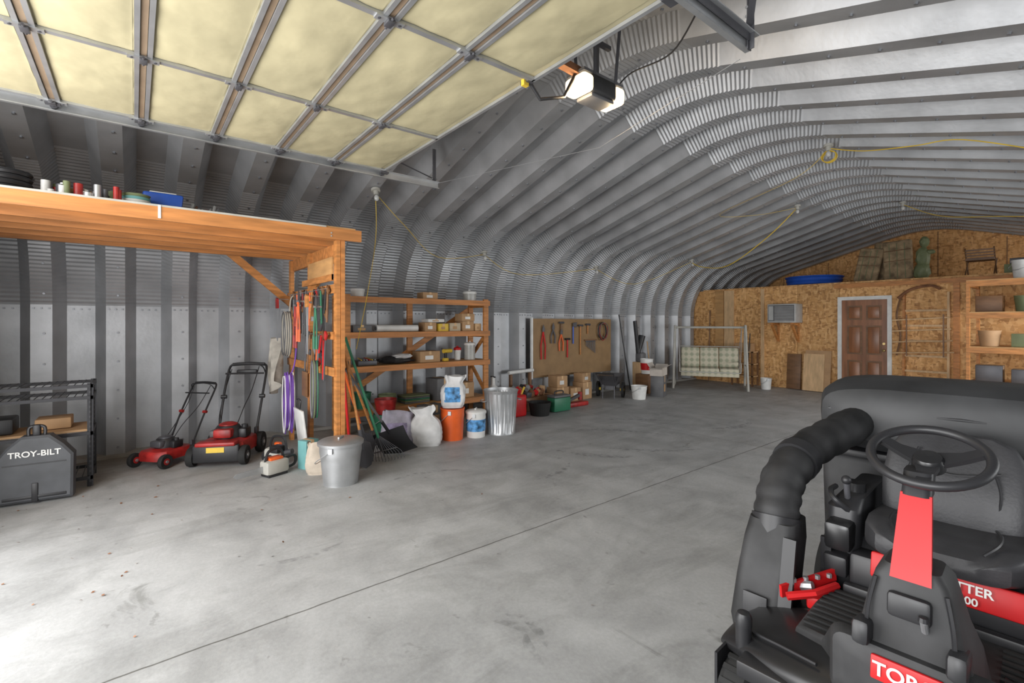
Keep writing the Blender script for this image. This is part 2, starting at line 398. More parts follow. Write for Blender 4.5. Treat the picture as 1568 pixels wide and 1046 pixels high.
def track(name,y,sgn):
    b=B(name)
    b.b2(-1.3,2.64,y-.003,y+.003,ZD-.055,ZD+.015,GALV)
    b.b2(-1.3,2.64,y-sgn*.03,y,ZD-.057,ZD-.051,GALV); b.b2(-1.3,2.64,y-sgn*.03,y,ZD+.010,ZD+.016,GALV)
    b.b2(-1.3,2.66,y+sgn*.005,y+sgn*.04,ZD+.016,ZD+.022,GALV)
    for x in seams[:-1]:
        b.cyl((x,y-sgn*.10,ZD-.02),(x,y-sgn*.005,ZD-.02),.006,METALD,seg=8); b.cyl((x,y-sgn*.03,ZD-.02),(x,y-sgn*.008,ZD-.02),.022,METALD,seg=14)
        b.box((x,y-sgn*.07,ZD-.022),(.08,.05,.018),METALD)
    zt=roofz(y)
    b.beam((2.60,y+sgn*.01,ZD-.07),(2.60,y+sgn*.01,zt),.04,.006,METALD,up=(0,1,0)); b.beam((2.60,y+sgn*.02,ZD-.07),(2.60,y+sgn*.02,zt),.005,.035,METALD,up=(0,1,0))
    b.beam((2.60,y+sgn*.01,ZD+.05),(2.15,y+sgn*.3,roofz(y+sgn*.3)),.035,.005,METALD)
    b.beam((1.6,y+sgn*.015,ZD-.0),(2.64,y+sgn*.015,ZD+.0),.006,.05,METALD)
    for k in range(5):
        b.cyl((2.575,y+sgn*.01,ZD+.05*k),(2.57,y+sgn*.01,ZD+.05*k),.008,GALV,seg=8)
    return b
track('garage_door_track',4.63,1).done()
track('garage_door_track',1.21,-1).done()
oy=2.31
b=B('garage_door_opener')
b.box((2.62,oy,3.235),(.26,.19,.13),DUST,bev=.025,seg=3)
b.box((2.62,oy,3.16),(.24,.15,.03),GREYP,bev=.01)
for x in(2.45,2.79): b.box((x,oy,3.225),(.11,.20,.12),GLOW,bev=.03,seg=3)
b.box((2.62,oy,3.305),(.42,.17,.02),GREYP)
b.beam((2.45,oy,3.33),(-1.35,oy,3.33),.045,.03,METALD)
b.beam((2.55,oy,3.31),(2.2,oy,3.33),.06,.05,RUST)
b.tube([(1.96,oy,3.13),(2.08,oy,3.02),(2.30,oy,3.10),(2.42,oy,3.31)],.012,BLACK)
b.box((1.95,oy,3.085),(.04,.03,.04),YELLOW); b.box((1.97,oy,3.1),(.05,.08,.03),METALD)
for dx in(-.10,.12):
    for dy in(-.085,.085):
        b.beam((2.62+dx,oy+dy,3.29),(2.62+dx*1.3,oy+dy*1.3,roofz(oy+dy)),.03,.004,METALD,up=(0,1,0))
b.beam((2.50,oy,3.6),(2.78,oy,3.6),.03,.03,METALD)
b.tube(cat([(2.80,oy-.05,3.3),(2.9,2.2,3.42),(2.95,1.9,3.45),(2.8,1.6,3.55),(2.72,1.45,3.58)]),.006,BLACK)
b.box((2.72,1.43,3.57),(.08,.06,.10),METALD,bev=.01)
b.done()
b=B('guy_wire'); b.tube([(2.6,1.25,3.0),(3.0,2.6,3.0),(2.62,4.62,3.1)],.0022,GALV,5); b.done()
# ---------------- storage loft ----------------
b=B('storage_loft')
PX=1.66
b.b2(-1.34,1.86,4.86,4.90,2.40,2.515,PINEX)
b.b2(-1.34,1.80,4.90,4.94,2.41,2.51,PINEX)
for y in(5.25,5.6,5.95,6.3,6.65): b.b2(-1.34,1.72,y-.02,y+.02,2.38,2.51,PINEX)
b.b2(-1.34,1.80,4.87,6.90,2.515,2.53,PLY)
b.b2(-1.34,1.5,4.857,4.862,2.512,2.528,FRAMEP)
b.b2(PX-.045,PX-.005,4.90,4.99,0,2.40,PINE); b.b2(PX+.0,PX+.038,4.89,4.98,0,2.40,PINEX)
b.b2(PX-.045,PX,6.72,6.81,0,2.38,PINE); b.b2(PX-.045,PX,5.85,5.94,0,2.38,PINE)
b.b2(PX-.02,PX+.02,4.93,6.9,2.24,2.38,PINEX); b.b2(PX-.065,PX-.045,4.90,6.81,1.86,1.95,PINE); b.b2(PX-.065,PX-.045,4.92,6.81,1.0,1.09,PINE)
b.b2(PX-.062,PX-.045,5.0,5.85,2.0,2.24,PLY); b.b2(PX-.066,PX-.045,5.0,6.1,1.99,2.06,PINE)
b.beam((PX,4.97,2.3),(PX,5.85,1.95),.03,.06,PINE)
b.beam((.90,6.76,2.44),(PX-.02,6.76,1.80),.09,.04,PINE,up=(0,1,0))
for zz in(2.46,2.43): b.cyl((1.55,4.862,zz),(1.55,4.855,zz),.008,GALV,seg=8)
b.box((.16,4.856,2.47),(.02,.006,.11),WHITE)
b.done()
zL=2.532
random.seed(8)
b=B('hardware_jars')
for i in range(34):
    x=-.54+.44*random.random();y=4.97+random.random()*.22;h=.04+random.random()*.09
    b.cyl((x,y,zL),(x,y,zL+h),.016+random.random()*.018,random.choice([WRED,WHITE,OLIVE,CARD,GREYP,METALD,WHITE,GALV]),seg=12)
b.done()
b=B('plastic_tub'); b.box((.20,5.30,zL+.085),(.26,.2,.17),BLUE,bev=.02,top=(1.15,1.15)); b.box((.20,5.30,zL+.175),(.2,.12,.03),WHITE,bev=.01); b.done()
b=B('stacked_trays')
for k in range(4): b.lathe((.01,5.08,zL+.024*k),[(0,0),(.085,0),(.10,.02),(.09,.02),(0,.006)],(OLIVE,WHITE,TEAL,OLIVE)[k],24)
b.done()
b=B('roll_of_tubing')
for k in range(4): b.tube([(-.76+.13*math.cos(t),5.15+.13*math.sin(t),2.555+.04*k) for t in [i*math.pi/8 for i in range(16)]],.022,BLACK,closed=True)
b.done()
b=B('scrap_bin'); b.box((.55,5.5,zL+.05),(.35,.3,.10),METALD,bev=.01)
for k in range(9): b.cyl((.42+.03*k,5.4,zL+.10),(.45+.03*k,5.6,zL+.16*random.random()+.06),.012,random.choice([RUST,GALV,WHITE,WRED]),seg=8)
b.done()
# ---------------- slotted rack & catcher ----------------
b=B('metal_shelf_rack')
for x in(-1.25,-.33):
    for y in(6.02,6.5):
        b.b2(x-.022,x+.022,y-.002,y+.002,0,.98,RACKM); b.b2(x-.002,x+.002,y-.022,y+.022,0,.98,RACKM)
        for k in range(20): b.box((x,y-.004,.05+.047*k),(.012,.003,.018),GREYP)
for z in(.10,.52,.86,.97):
    b.b2(-1.27,-.31,6.0,6.02,z-.03,z,RACKM); b.b2(-1.27,-.31,6.5,6.52,z-.03,z,RACKM); b.b2(-1.27,-1.25,6,6.5,z-.03,z,RACKM); b.b2(-.33,-.31,6,6.5,z-.03,z,RACKM)
    if z!=.52:
        for k in range(18): b.tube([(-1.25+.054*k,6.0,z),(-1.25+.054*k,6.5,z)],.004,RACKM,5)
b.b2(-1.24,-.34,6.03,6.5,.525,.545,CARD); b.box((-1.0,6.25,.62),(.3,.3,.14),BLACK,bev=.02); b.box((-.6,6.3,.60),(.25,.25,.10),CARD,bev=.01)
b.done()
b=B('grass_catcher_bag',TM(-.66,5.80,0,-6))
poly=[(-.24,.02),(.24,.02),(.245,.40),(.18,.49),(.09,.58),(-.09,.58),(-.18,.49),(-.245,.40)]
rg=[]
for k,(o,s_) in enumerate(((0,.93),(.015,1),(.12,1),(.18,.93))): rg.append([V((x*s_,-.08+o,z*s_+(1-s_)*.3)) for x,z in poly])
b.rings(rg,CHAR)
b.tube(cat([(-.05,-.02,.56),(-.045,-.02,.65),(.045,-.02,.65),(.05,-.02,.56)]),.013,BLACK)
b.box((0,-.02,.62),(.05,.05,.10),BLACK,bev=.01)
b.b2(-.2,.2,-.086,-.07,.05,.075,BLACK,.003); b.b2(-.02,.02,-.09,-.07,.02,.18,BLACK,.004); b.b2(-.2,.2,-.083,-.07,.34,.35,BLACK)
gb=b.done()
text('TROY-BILT',.068,WHITE,face_M((-.66-.009,5.80-.0835,.43),(-.104,-1,0)),gb)
# ---------------- push mowers ----------------
def push_mower(name,x,y,yaw,s,steep,tall,bodym,black_front):
    b=B(name,TM(x,y,0,yaw)@Matrix.Scale(s,4))
    poly=[(.27,-.12),(.27,.12),(.2,.22),(-.2,.23),(-.28,.15),(-.28,-.15),(-.2,-.23),(.2,-.22)]
    rg=[[V((px*k,py*k,z)) for px,py in poly] for z,k in((.09,1.0),(.17,1.0),(.21,.9),(.23,.6))]
    b.rings(rg,bodym)
    b.lathe((0,0,.22),[(.13,0),(.135,.05),(.12,.10),(.10,.13),(.03,.145),(0,.145)],BLACK)
    b.lathe((0,0,.335),[(.085,0),(.085,.03),(.05,.045),(0,.05)],bodym if black_front else METALD)
    b.box((.12,0,.29),(.10,.17,.09),bodym if black_front else METALD,bev=.02); b.box((-.02,.15,.27),(.16,.08,.10),BLACK,bev=.02); b.box((-.05,-.15,.26),(.12,.07,.07),GREYP,bev=.02)
    b.cyl((-.02,.15,.31),(-.02,.15,.35),.03,BLACK)
    if black_front: b.box((.29,0,.13),(.06,.42,.17),BLACK,bev=.02); b.box((.322,0,.17),(.004,.16,.05),YELLOW); b.box((.27,0,.225),(.14,.36,.04),bodym,bev=.015)
    for wx,r in((.24,.095),(-.24,.11)):
        for sy in(-1,1):
            y0=sy*.235
            b.lathe((wx,y0,r),[(.03,-.025),(r*.6,-.025),(r*.7,-.03),(r*.95,-.03),(r,-.018),(r,.018),(r*.95,.03),(r*.7,.03),(r*.6,.025),(.03,.025)],RUBBER,20,Euler((math.pi/2,0,0)).to_matrix())
            b.cyl((wx,y0-.031,r),(wx,y0+.031,r),r*.45,(METALD if black_front else WRED),seg=16); b.cyl((wx,y0-.04,r),(wx,y0+.04,r),.02,GALV,seg=10)
    hx,hz=steep,tall
    for sy in(-1,1):
        b.box((-.25,sy*.19,.22),(.06,.03,.10),METALD)
        b.tube(cat([(-.26,sy*.19,.24),(-.26+(hx+.26)*.5,sy*.20,.24+(hz-.24)*.5),(hx,sy*.2,hz-.06),(hx-.03,sy*.17,hz)],4),.013,BLACK)
        b.cyl((-.26+(hx+.26)*.5,sy*.225,.24+(hz-.24)*.5),(-.26+(hx+.26)*.5,sy*.17,.24+(hz-.24)*.5),.022,(WRED if not black_front else BLACK),seg=10)
    b.tube(cat([(hx-.03,-.17,hz),(hx-.035,0,hz+.01),(hx-.03,.17,hz)]),.019,BLACK,9)
    b.tube(cat([(hx,-.19,hz-.10),(hx+.06,-.14,hz-.0),(hx+.06,.14,hz-.0),(hx,.19,hz-.10)]),.007,BLACK)
    b.tube([(hx*.72-.06,-.2,.28+hz*.6),(hx*.72-.06,.2,.28+hz*.6)],.01,BLACK)
    b.tube(cat([(hx,.12,hz-.02),(hx*.8+.08,.1,hz*.7),(-.2,.08,.5),(-.05,.05,.3)]),.005,BLACK,5)
    b.tube(cat([(hx,-.17,hz-.05),(hx*.8-.06,-.22,hz*.7),(-.3,-.2,.4),(-.05,-.1,.28)]),.005,BLACK,5)
    if black_front: b.box((hx+.02,0,hz-.08),(.05,.22,.05),BLACK,bev=.015)
    b.done()
push_mower('push_lawn_mower',.27,6.50,222,.80,-.66,1.02,WRED,False)
push_mower('push_lawn_mower',.84,6.26,-118,1.10,-.56,.93,WRED,True)
# ---------------- shelving unit ----------------
b=B('wooden_shelf_unit')
X0,X1,Y0,Y1=2.28,4.62,6.48,6.98
for x in(X0,X1):
    for y in(Y0,Y1-.04): b.b2(x-.045,x+.045,y,y+.04,0,1.95,PINE)
    for z in(.27,.88,1.36,1.86): b.b2(x-.02,x+.02,Y0+.04,Y1-.04,z-.045,z+.045,PINE)
    b.beam((x,Y0+.03,.4),(x,Y1-.03,.85),.03,.06,PINE); b.beam((x,Y0+.03,1.35),(x,Y1-.03,.95),.03,.06,PINE)
b.b2((X0+X1)/2-.045,(X0+X1)/2+.045,Y1-.04,Y1,0,1.9,PINE)
for z in(.31,.92,1.40,1.90):
    b.b2(X0-.05,X1+.05,Y0-.02,Y1,z,z+.02,PLY); b.b2(X0-.05,X1+.05,Y0-.04,Y0-.02,z-.06,z+.022,PINEX)
b.beam((X0,Y1-.01,.4),(X1,Y1-.01,1.8),.09,.02,PINE,up=(0,1,0))
b.done()
def cbox(name,c,sz,yaw=0,m=CARD,open_=False):
    b=B(name,TM(c[0],c[1],c[2],yaw)); x,y,z=[v/2 for v in sz]; h=sz[2]
    if open_:
        t=.005
        b.b2(-x,x,-y,y,0,t,m)
        b.b2(-x,x,-y,-y+t,0,h,m);b.b2(-x,x,y-t,y,0,h,m);b.b2(-x,-x+t,-y,y,0,h,m);b.b2(x-t,x,-y,y,0,h,m)
        b.beam((0,-y,h),(0,-y-.09,h+.06),2*x,.004,m); b.beam((0,y,h),(0,y+.06,h+.09),2*x,.004,m)
        b.beam((-x,0,h),(-x-.09,0,h-.02),2*y,.004,m); b.beam((x,0,h),(x+.08,0,h+.05),2*y,.004,m)
    else:
        b.box((0,0,h/2),(2*x,2*y,h),m,bev=.004); b.b2(-.02,.02,-y-.001,y+.001,h*.7,h+.002,PALE); b.b2(-x*.5,x*.3,-y-.0015,-y,h*.25,h*.6,WHITE if m is CARD else CARD)
    return b.done()
def bucket(name,x,y,z,r,h,m,lid=None,handle=True,taper=.82,label=None,ribs=True,bail=GALV):
    b=B(name,TM(x,y,z,random.random()*20-140))
    pr=[(0,0),(r*taper,0),(r*taper,.01)]
    for k in range(1,11):
        t=k/10; pr.append((r*(taper+(1-taper)*t)+(.004 if ribs and k in(8,) else 0),h*t*.96))
    pr+=[(r*1.04,h*.96),(r*1.04,h),(r*.97,h),(r*.94,h*.9),(r*taper*.95,.02),(0,.02)]
    b.lathe((0,0,0),pr,m)
    if label: b.lathe((0,0,0),[(r*(taper+(1-taper)*.25)+.003,h*.25),(r*(taper+(1-taper)*.72)+.003,h*.72)],label)
    if lid: b.lathe((0,0,h),[(r*1.07,-.02),(r*1.08,.005),(r*.95,.02),(r*.5,.03),(0,.032)],lid); b.box((0,0,h+.04),(.10,.02,.02),lid,bev=.006)
    if handle:
        b.tube(cat([(r*1.04,0,h*.88),(r*.95,-r*.75,h*.62),(0,-r*1.18,h*.45),(-r*.95,-r*.75,h*.62),(-r*1.04,0,h*.88)]),.004,bail,6)
        for q in(-1,1): b.box((q*r*1.03,0,h*.88),(.02,.04,.05),bail)
    return b.done()
def sack(name,x,y,z,rx,ry,h,m,seed=0,yaw=-31,label=None,gather=.0,lean=0):
    b=B(name,TM(x,y,z,yaw)); rg=[]; n_=48; K=26
    for i in range(K+1):
        t=i/K
        wx=.90+.10*math.sin(min(1,t*1.3)*math.pi)
        wy=(.85+.18*math.sin(min(1,t*1.5)*math.pi))*(1-.80*max(0,(t-.4)/.6)**1.4)
        if gather and t>.62:
            q=(t-.62)/.38; pinch=math.exp(-((q-.45)/.28)**2)*gather; wx*=1-pinch; wy=max(wy*(1-pinch*.5),.25)
        if t<.05: wx*=.93; wy*=.93
        ring=[]
        for j in range(n_):
            a=2*math.pi*j/n_; c,s_=math.cos(a),math.sin(a)
            f=lambda q,e:math.copysign(abs(q)**e,q)
            k=1+.10*noise.noise(V((c*1.8+seed,s_*1.8,t*3)))+.06*noise.noise(V((c*6+seed,s_*6,t*9)))
            px=f(c,.5)*rx*wx*k+lean*t*t*h; py=f(s_,.7)*ry*wy*k
            zz=h*t
            if t>.75: zz+=(.06*h*noise.noise(V((c*2.5,s_*2,seed+3)))+.035*h*math.sin(a*3+seed))*(t-.75)/.25
            py+=.030*math.sin(c*6+seed)*max(0,t-.5)*2*min(1,abs(wx))
            ring.append(V((px,py,max(0,zz))))
        rg.append(ring)
    fs=b.rings(rg,m)
    if label:
        k=b.mi(label); inv=b.M.inverted()
        for f in fs:
            c=inv@f.calc_center_median()
            if abs(c.x)<rx*.62 and c.y<0 and h*.18<c.z<h*.66: f.material_index=k
    return b.done(sharp=60)
S=6.68
bucket('plastic_pot',2.50,S,1.922,.10,.12,WHITE,handle=False)
cbox('cardboard_box',(3.62,S,1.922),(.26,.2,.11))
bucket('storage_jar',4.42,S,1.922,.11,.14,M('jar',(.42,.42,.40),.3),lid=WHITE,handle=False,taper=.95)
b=B('rolled_poster'); b.cyl((2.75,6.62,1.475),(3.4,6.6,1.475),.05,WHITE); b.cyl((2.74,6.62,1.475),(2.75,6.62,1.475),.03,GREYP); b.cyl((2.9,6.75,1.47),(3.45,6.75,1.47),.04,LSACK); b.done()
for x,w,h,m in((3.62,.2,.14,CARD),(3.85,.18,.12,YELLOW),(4.07,.2,.13,M('box_tan',(.5,.42,.30),.7)),(4.32,.22,.16,CARD),(4.52,.12,.12,PALE)): cbox('cardboard_box',(x,S,1.422),(w,.22,h),0,m)
cbox('cardboard_box',(4.32,S,1.586),(.26,.2,.12),4,m=CARD)
cbox('cardboard_box',(3.72,S,1.566),(.3,.2,.05),4,m=WHITE)
cbox('cardboard_box',(3.60,S,.942),(.36,.24,.17),3)
cbox('cardboard_box',(2.52,S,1.422),(.28,.24,.10),3,GREYP)
b=B('power_drill',TM(3.95,6.62,.942,20)); b.cyl((-.1,0,.16),(.09,0,.16),.032,YELLOW); b.cyl((.09,0,.16),(.12,0,.16),.02,METALD,r1=.012); b.box((-.05,0,.09),(.045,.035,.13),BLACK,bev=.01); b.box((-.05,0,.025),(.1,.06,.05),YELLOW,bev=.01); b.done()
b=B('cloth_bundle'); b.blob((3.08,6.68,1.0),(.26,.16,.06),DUST,.5,seed=2,flat=.058); b.blob((3.15,6.6,1.055),(.15,.1,.04),WSACK,.5,seed=5); b.done()
b=B('tool_tray'); b.box((2.60,6.68,.98),(.28,.26,.07),METALD,bev=.01); 
for k in range(6): b.beam((2.52+.04*k,6.58,1.02),(2.55+.03*k,6.8,1.04),.012,.012,random.choice([RED,GALV,YELLOW]))
b.done()
bucket('storage_jar',4.42,S,.942,.09,.26,M('jar',(.42,.42,.40)),lid=WHITE,handle=False,taper=1)
bucket('storage_jar',4.22,6.75,.942,.06,.18,WHITE,lid=RED,handle=False)
bucket('flower_pot',2.55,S,.332,.14,.22,GREEN,handle=False)
bucket('flower_pot',2.95,S,.332,.13,.16,OLIVE,handle=False)
b=B('seed_tray')
for k in range(5): b.box((3.38,S,.342+.024*k),(.42,.28,.02),(GREYP,OLIVE,GREEN,GREYP,OLIVE)[k],bev=.006)
b.done()
cbox('cardboard_box',(4.27,S,.332),(.3,.26,.24),0)
cbox('storage_crate',(3.83,S,.332),(.3,.3,.34),8,GREYP)
bucket('plastic_bucket',2.72,6.22,0,.16,.30,GREEN); bucket('plastic_bucket',2.72,6.22,.302,.15,.20,WRED,handle=False)
cbox('cardboard_box',(3.45,6.25,0),(.34,.26,.34),10,GREYP)
bucket('orange_bucket',3.33,5.45,0,.158,.42,ORANGE,taper=.87)
sack('salt_sack',3.33,5.45,.425,.165,.11,.42,WSACK,3,label=LBLUE,gather=.25,lean=.10)
bucket('paint_bucket',3.66,5.38,0,.135,.34,WHITE,lid=WHITE,label=LBLUE,taper=.92)
sack('feed_sack',2.66,5.70,0,.21,.13,.42,LSACK,1,label=M('sack_print',(.30,.26,.40),.7,0,.6,14))
sack('feed_sack',2.93,5.40,0,.19,.14,.48,WSACK,4.4,gather=.35,lean=-.15)
b=B('metal_trash_can',TM(4.06,5.34))
rg=[]
for z,r,rib in((0,.205,0),(.02,.205,0),(.04,.20,1),(.30,.217,1),(.56,.235,1),(.58,.24,0),(.60,.245,0),(.61,.25,0),(.61,.235,0),(.55,.23,0),(.05,.19,0)):
    rg.append([V(((r-(.009*(j%4<2) if rib else 0))*math.cos(2*math.pi*j/96),(r-(.009*(j%4<2) if rib else 0))*math.sin(2*math.pi*j/96),z)) for j in range(96)])
b.rings(rg,GALV)
b.tube([(.243*math.cos(t),.243*math.sin(t),.605) for t in [i*math.pi/16 for i in range(32)]],.008,GALV,closed=True)
for a in(-.3,2.84):
    c=V((math.cos(a),math.sin(a),0)); t=V((-c.y,c.x,0)); b.tube(cat([c*.235+t*.07+V((0,0,.47)),c*.285+t*.06+V((0,0,.46)),c*.285-t*.06+V((0,0,.46)),c*.235-t*.07+V((0,0,.47))]),.007,GALV)
b.done()
bucket('metal_pail',1.57,4.64,0,.20,.40,GALV,lid=GALV,taper=.80)
# ---------------- hanging items on loft side ----------------
XH=PX-.09
def at(y,z,dx=0): return V((XH-dx,y,z))
b=B('rope_coil')
for k in range(7):
    b.tube(cat([at(6.38+.10*math.cos(t)*(1+.15*noise.noise(V((k,t,0)))),1.42+.27*math.sin(t)*(1+.1*noise.noise(V((k,t,3)))),.05+.012*k) for t in [i*math.pi/6 for i in range(12)]],3,True),.009,ROPE if k%2 else GREYP,6,True)
b.tube(cat([at(6.38,1.68,.05),at(6.36,1.85,.04),at(6.36,1.9,0)]),.008,ROPE)
b.done()
b=B('purple_rope')
for k in range(9):
    b.tube(cat([at(6.02+.08*math.cos(t)*(1+.4*noise.noise(V((k,t,0)))),.62+.34*math.sin(t)*(1+.3*noise.noise(V((k,t,3)))),.10+.012*k) for t in [i*math.pi/6 for i in range(12)]],3,True),.007,PURPLE if k%4 else WHITE,6,True)
b.tube(cat([at(6.02,.94,.12),at(6.0,1.1,.08),at(6.0,1.5,.05)]),.009,PURPLE)
b.done()
def lopper(name,y,z,L,m,dx=.07,head=METALD):
    b=B(name)
    for s_ in(-1,1):
        b.tube([at(y,z,dx),at(y+s_*.05,z-L*.5,dx),at(y+s_*.045,z-L,dx)],.009,m)
        b.tube([at(y+s_*.048,z-L*.7,dx),at(y+s_*.045,z-L,dx)],.015,m)
    b.extr([(-.03,-.02),(.03,-.02),(.035,.05),(.0,.13),(-.03,.06)],at(y,z,dx),(0,1,0),(0,0,1),.01,head)
    b.cyl(at(y,z,dx-.06),at(y,z,dx+.02),.012,GALV,seg=10)
    return b.done()
lopper('loppers',5.92,1.76,.50,WRED,.10); lopper('loppers',5.70,1.80,.46,ORANGE,.12); lopper('hedge_shears',5.46,1.78,.36,BLACK,.10); lopper('loppers',5.12,1.72,.44,GREEN,.10)
def saw(name,y,z,m,L=.5):
    b=B(name); b.extr([(-.05,0),(.05,0),(.02,-L),(-.03,-L)],at(y,z-.12,.14),(0,1,0),(0,0,1),.003,GALV)
    b.extr([(-.05,0),(.05,0),(.06,.12),(.03,.14),(-.04,.12)],at(y,z-.12,.15),(0,1,0),(0,0,1),.02,m); b.cyl(at(y,z,.0),at(y,z,.16),.004,GALV,seg=6); return b.done()
saw('hand_saw',5.28,1.84,PINE,.5); saw('hand_saw',6.62,1.86,WRED,.42)
b=B('tool_cluster')
random.seed(11)
for row,(z0_,dx) in enumerate(((1.90,.0),(1.42,.02))):
    for k in range(20):
        y=5.04+.078*k+random.uniform(-.02,.02); L=.14+.36*random.random(); m=random.choice([WRED,BLACK,GALV,PINE,METALD,RED,BLACK,GREEN,DARKW,ORANGE,GREYP,METALD,DARKW])
        if row and 5.8<y: continue
        b.cyl(at(y,z0_,dx),at(y+random.uniform(-.04,.04),z0_-L,dx+.02*random.random()),.008+.006*random.random(),m,seg=8); b.box(at(y,z0_-random.choice([0,L]),dx),(.02,.04+.06*random.random(),.03+.06*random.random()),random.choice([METALD,GALV,WRED,BLACK,DARKW]),rot=(random.random(),0,0),bev=.004)
        b.cyl(at(y,z0_+.01,-.02),at(y,z0_+.01,.03),.004,GALV,seg=6)
b.b2(XH+.026,XH+.044,4.96,5.84,1.38,1.46,PINE)
b.done()
b=B('hanging_tarp')
for o in(0,.012):
    b.grid(lambda u,v:(XH-.10-o-.06*math.sin(v*11+u*3)-.05*u,6.88-.46*v*(.28+.72*u),1.34-.70*u+.12*v*u+.1*(v-.5)**2-.05*math.sin(v*5)*u),16,20,FABRIC)
b.cyl(at(6.82,1.34,-.04),at(6.82,1.32,.12),.004,GALV,seg=6)
b.done()
b=B('wooden_board'); b.box(at(5.52,.84,.03),(.02,.34,.28),PINE,bev=.003); b.box(at(5.66,.86,.06),(.015,.2,.28),DARKW,bev=.003); b.done()
b=B('white_panel'); b.box(at(5.68,.30,.09),(.02,.36,.56),WHITE,rot=(0,-.12,0),bev=.004); b.tube(cat([at(5.7,.58,.12),at(5.75,.68,.12),at(5.6,.68,.12),at(5.65,.56,.12)]),.006,BLACK); b.done()
b=B('hose_hank')
for k in range(4): b.tube(cat([at(5.22+.05*math.cos(t),.85+.30*math.sin(t),.06+.015*k) for t in [i*math.pi/5 for i in range(10)]],3,True),.010,(GREEN,BLACK,OLIVE,METALD)[k],6,True)
b.done()
b=B('string_trimmer_engine',TM(1.22,5.66,0,-60))
b.box((0,0,.11),(.22,.18,.17),FRAMEP,bev=.04); b.box((.06,-.05,.19),(.12,.12,.08),BLACK,bev=.02); b.box((-.05,.06,.2),(.08,.05,.06),ORANGE,bev=.015); b.cyl((-.11,0,.09),(-.15,0,.09),.07,BLACK); b.cyl((.05,0,.13),(.20,.02,.16),.03,METALD)
b.tube(cat([(-.1,0,.18),(-.05,0,.30),(.1,0,.30),(.14,0,.18)]),.014,BLACK); b.cyl((0,-.09,.07),(0,-.13,.07),.06,BLACK); b.cyl((0,-.13,.07),(0,-.14,.07),.04,GALV); b.box((.0,.0,.012),(.18,.16,.024),BLACK,bev=.006); b.done()
b=B('chainsaw',TM(1.12,5.30,0,-160))
b.box((0,0,.09),(.24,.16,.14),FRAMEP,bev=.03); b.box((0,0,.012),(.2,.14,.024),BLACK); b.box((0,-.07,.12),(.14,.03,.06),WHITE,bev=.01); b.box((0,0,.17),(.14,.1,.03),ORANGE,bev=.01); b.extr([(0,-.03),(.28,-.025),(.31,0),(.28,.025),(0,.03)],(.1,.0,.08),(1,0,0),(0,0,1),.012,GALV)
b.tube(cat([(-.1,0,.14),(-.06,0,.25),(.06,0,.25),(.1,0,.14)]),.014,BLACK); b.tube(cat([(-.1,0,.14),(-.22,0,.15),(-.22,0,.06),(-.1,0,.04)]),.014,BLACK); b.done()
cbox('teal_box',(1.46,5.34,0),(.16,.13,.30),25,TEAL)
sack('paper_sack',1.48,5.06,0,.12,.08,.32,M('paper',(.50,.43,.35),.8,0,.2),6)
def longtool(name,foot,top,kind,hm=METALD,shaft=PINE):
    b=B(name); f=V(foot);t=V(top);d=(t-f).normalized()
    side=V((.78,-.62,0)); side=(side-d*side.dot(d)).normalized(); nn=side.cross(d)
    b.cyl(f+d*.28,t,.015,shaft,seg=8)
    if kind=='shovel':
        P=[(-.09,.27),(-.105,.12),(-.06,.03),(0,.0),(.06,.03),(.105,.12),(.09,.27),(.02,.30),(-.02,.30)]
        b.extr(P,f,side,d,.006,hm); b.cyl(f+d*.2,f+d*.42,.02,hm,seg=8)
    elif kind=='snow':
        for o in(0,.006): b.grid(lambda u,v:f+side*(-.2+.4*u)+d*(.36*v)+nn*(.05*math.sin(v*math.pi)-o),6,8,hm)
        b.cyl(f+d*.25,f+d*.5,.02,hm,seg=8)
        b.tube(cat([t,t+side*.06+d*.05,t+side*.06+d*.1,t-side*.06+d*.1,t-side*.06+d*.05,t]),.01,BLACK)
    elif kind=='rake':
        b.cyl(f+d*.3,f+d*.05,.008,hm,seg=6)
        for k in range(13):
            a=(k-6)/6; b.tube([f+d*.32,f+d*.08+side*a*.2,f+side*a*.22,f+side*a*.22+nn*.03],.0035,hm,5)
        b.tube([f+d*.12-side*.17,f+d*.12+side*.17],.006,hm,5)
    elif kind=='broom':
        b.rings([[f+side*x*w+nn*y*.03+d*z for x,y in((-1,-1),(1,-1),(1,1),(-1,1))] for z,w in((0.02,.15),(.16,.12),(.26,.03))],hm); b.cyl(f+d*.2,f+d*.32,.02,RED,seg=8)
    elif kind=='fork':
        for k in(-1,-.33,.33,1): b.tube([f+side*k*.08,f+side*k*.08+d*.22,f+d*.3],.006,hm,5)
    elif kind=='pole': b.cyl(f,f+d*.3,.013,hm,seg=8)
    return b.done()
longtool('shovel',(1.93,4.90,.005),(1.74,5.02,1.25),'shovel',METALD,PINE)
longtool('snow_shovel',(2.50,5.22,.01),(1.78,5.10,1.05),'snow',BLACK,GREYP)
longtool('garden_rake',(2.20,5.02,.01),(1.76,5.06,1.40),'rake',METALD,GREEN)
longtool('broom',(1.86,5.16,0.01),(1.76,5.20,1.35),'broom',FABRIC,RED)
longtool('spade',(2.14,5.34,.005),(1.78,5.26,1.15),'shovel',METALD,ORANGE)
longtool('garden_fork',(2.34,5.52,.01),(1.80,5.32,1.3),'fork',METALD,PINE)
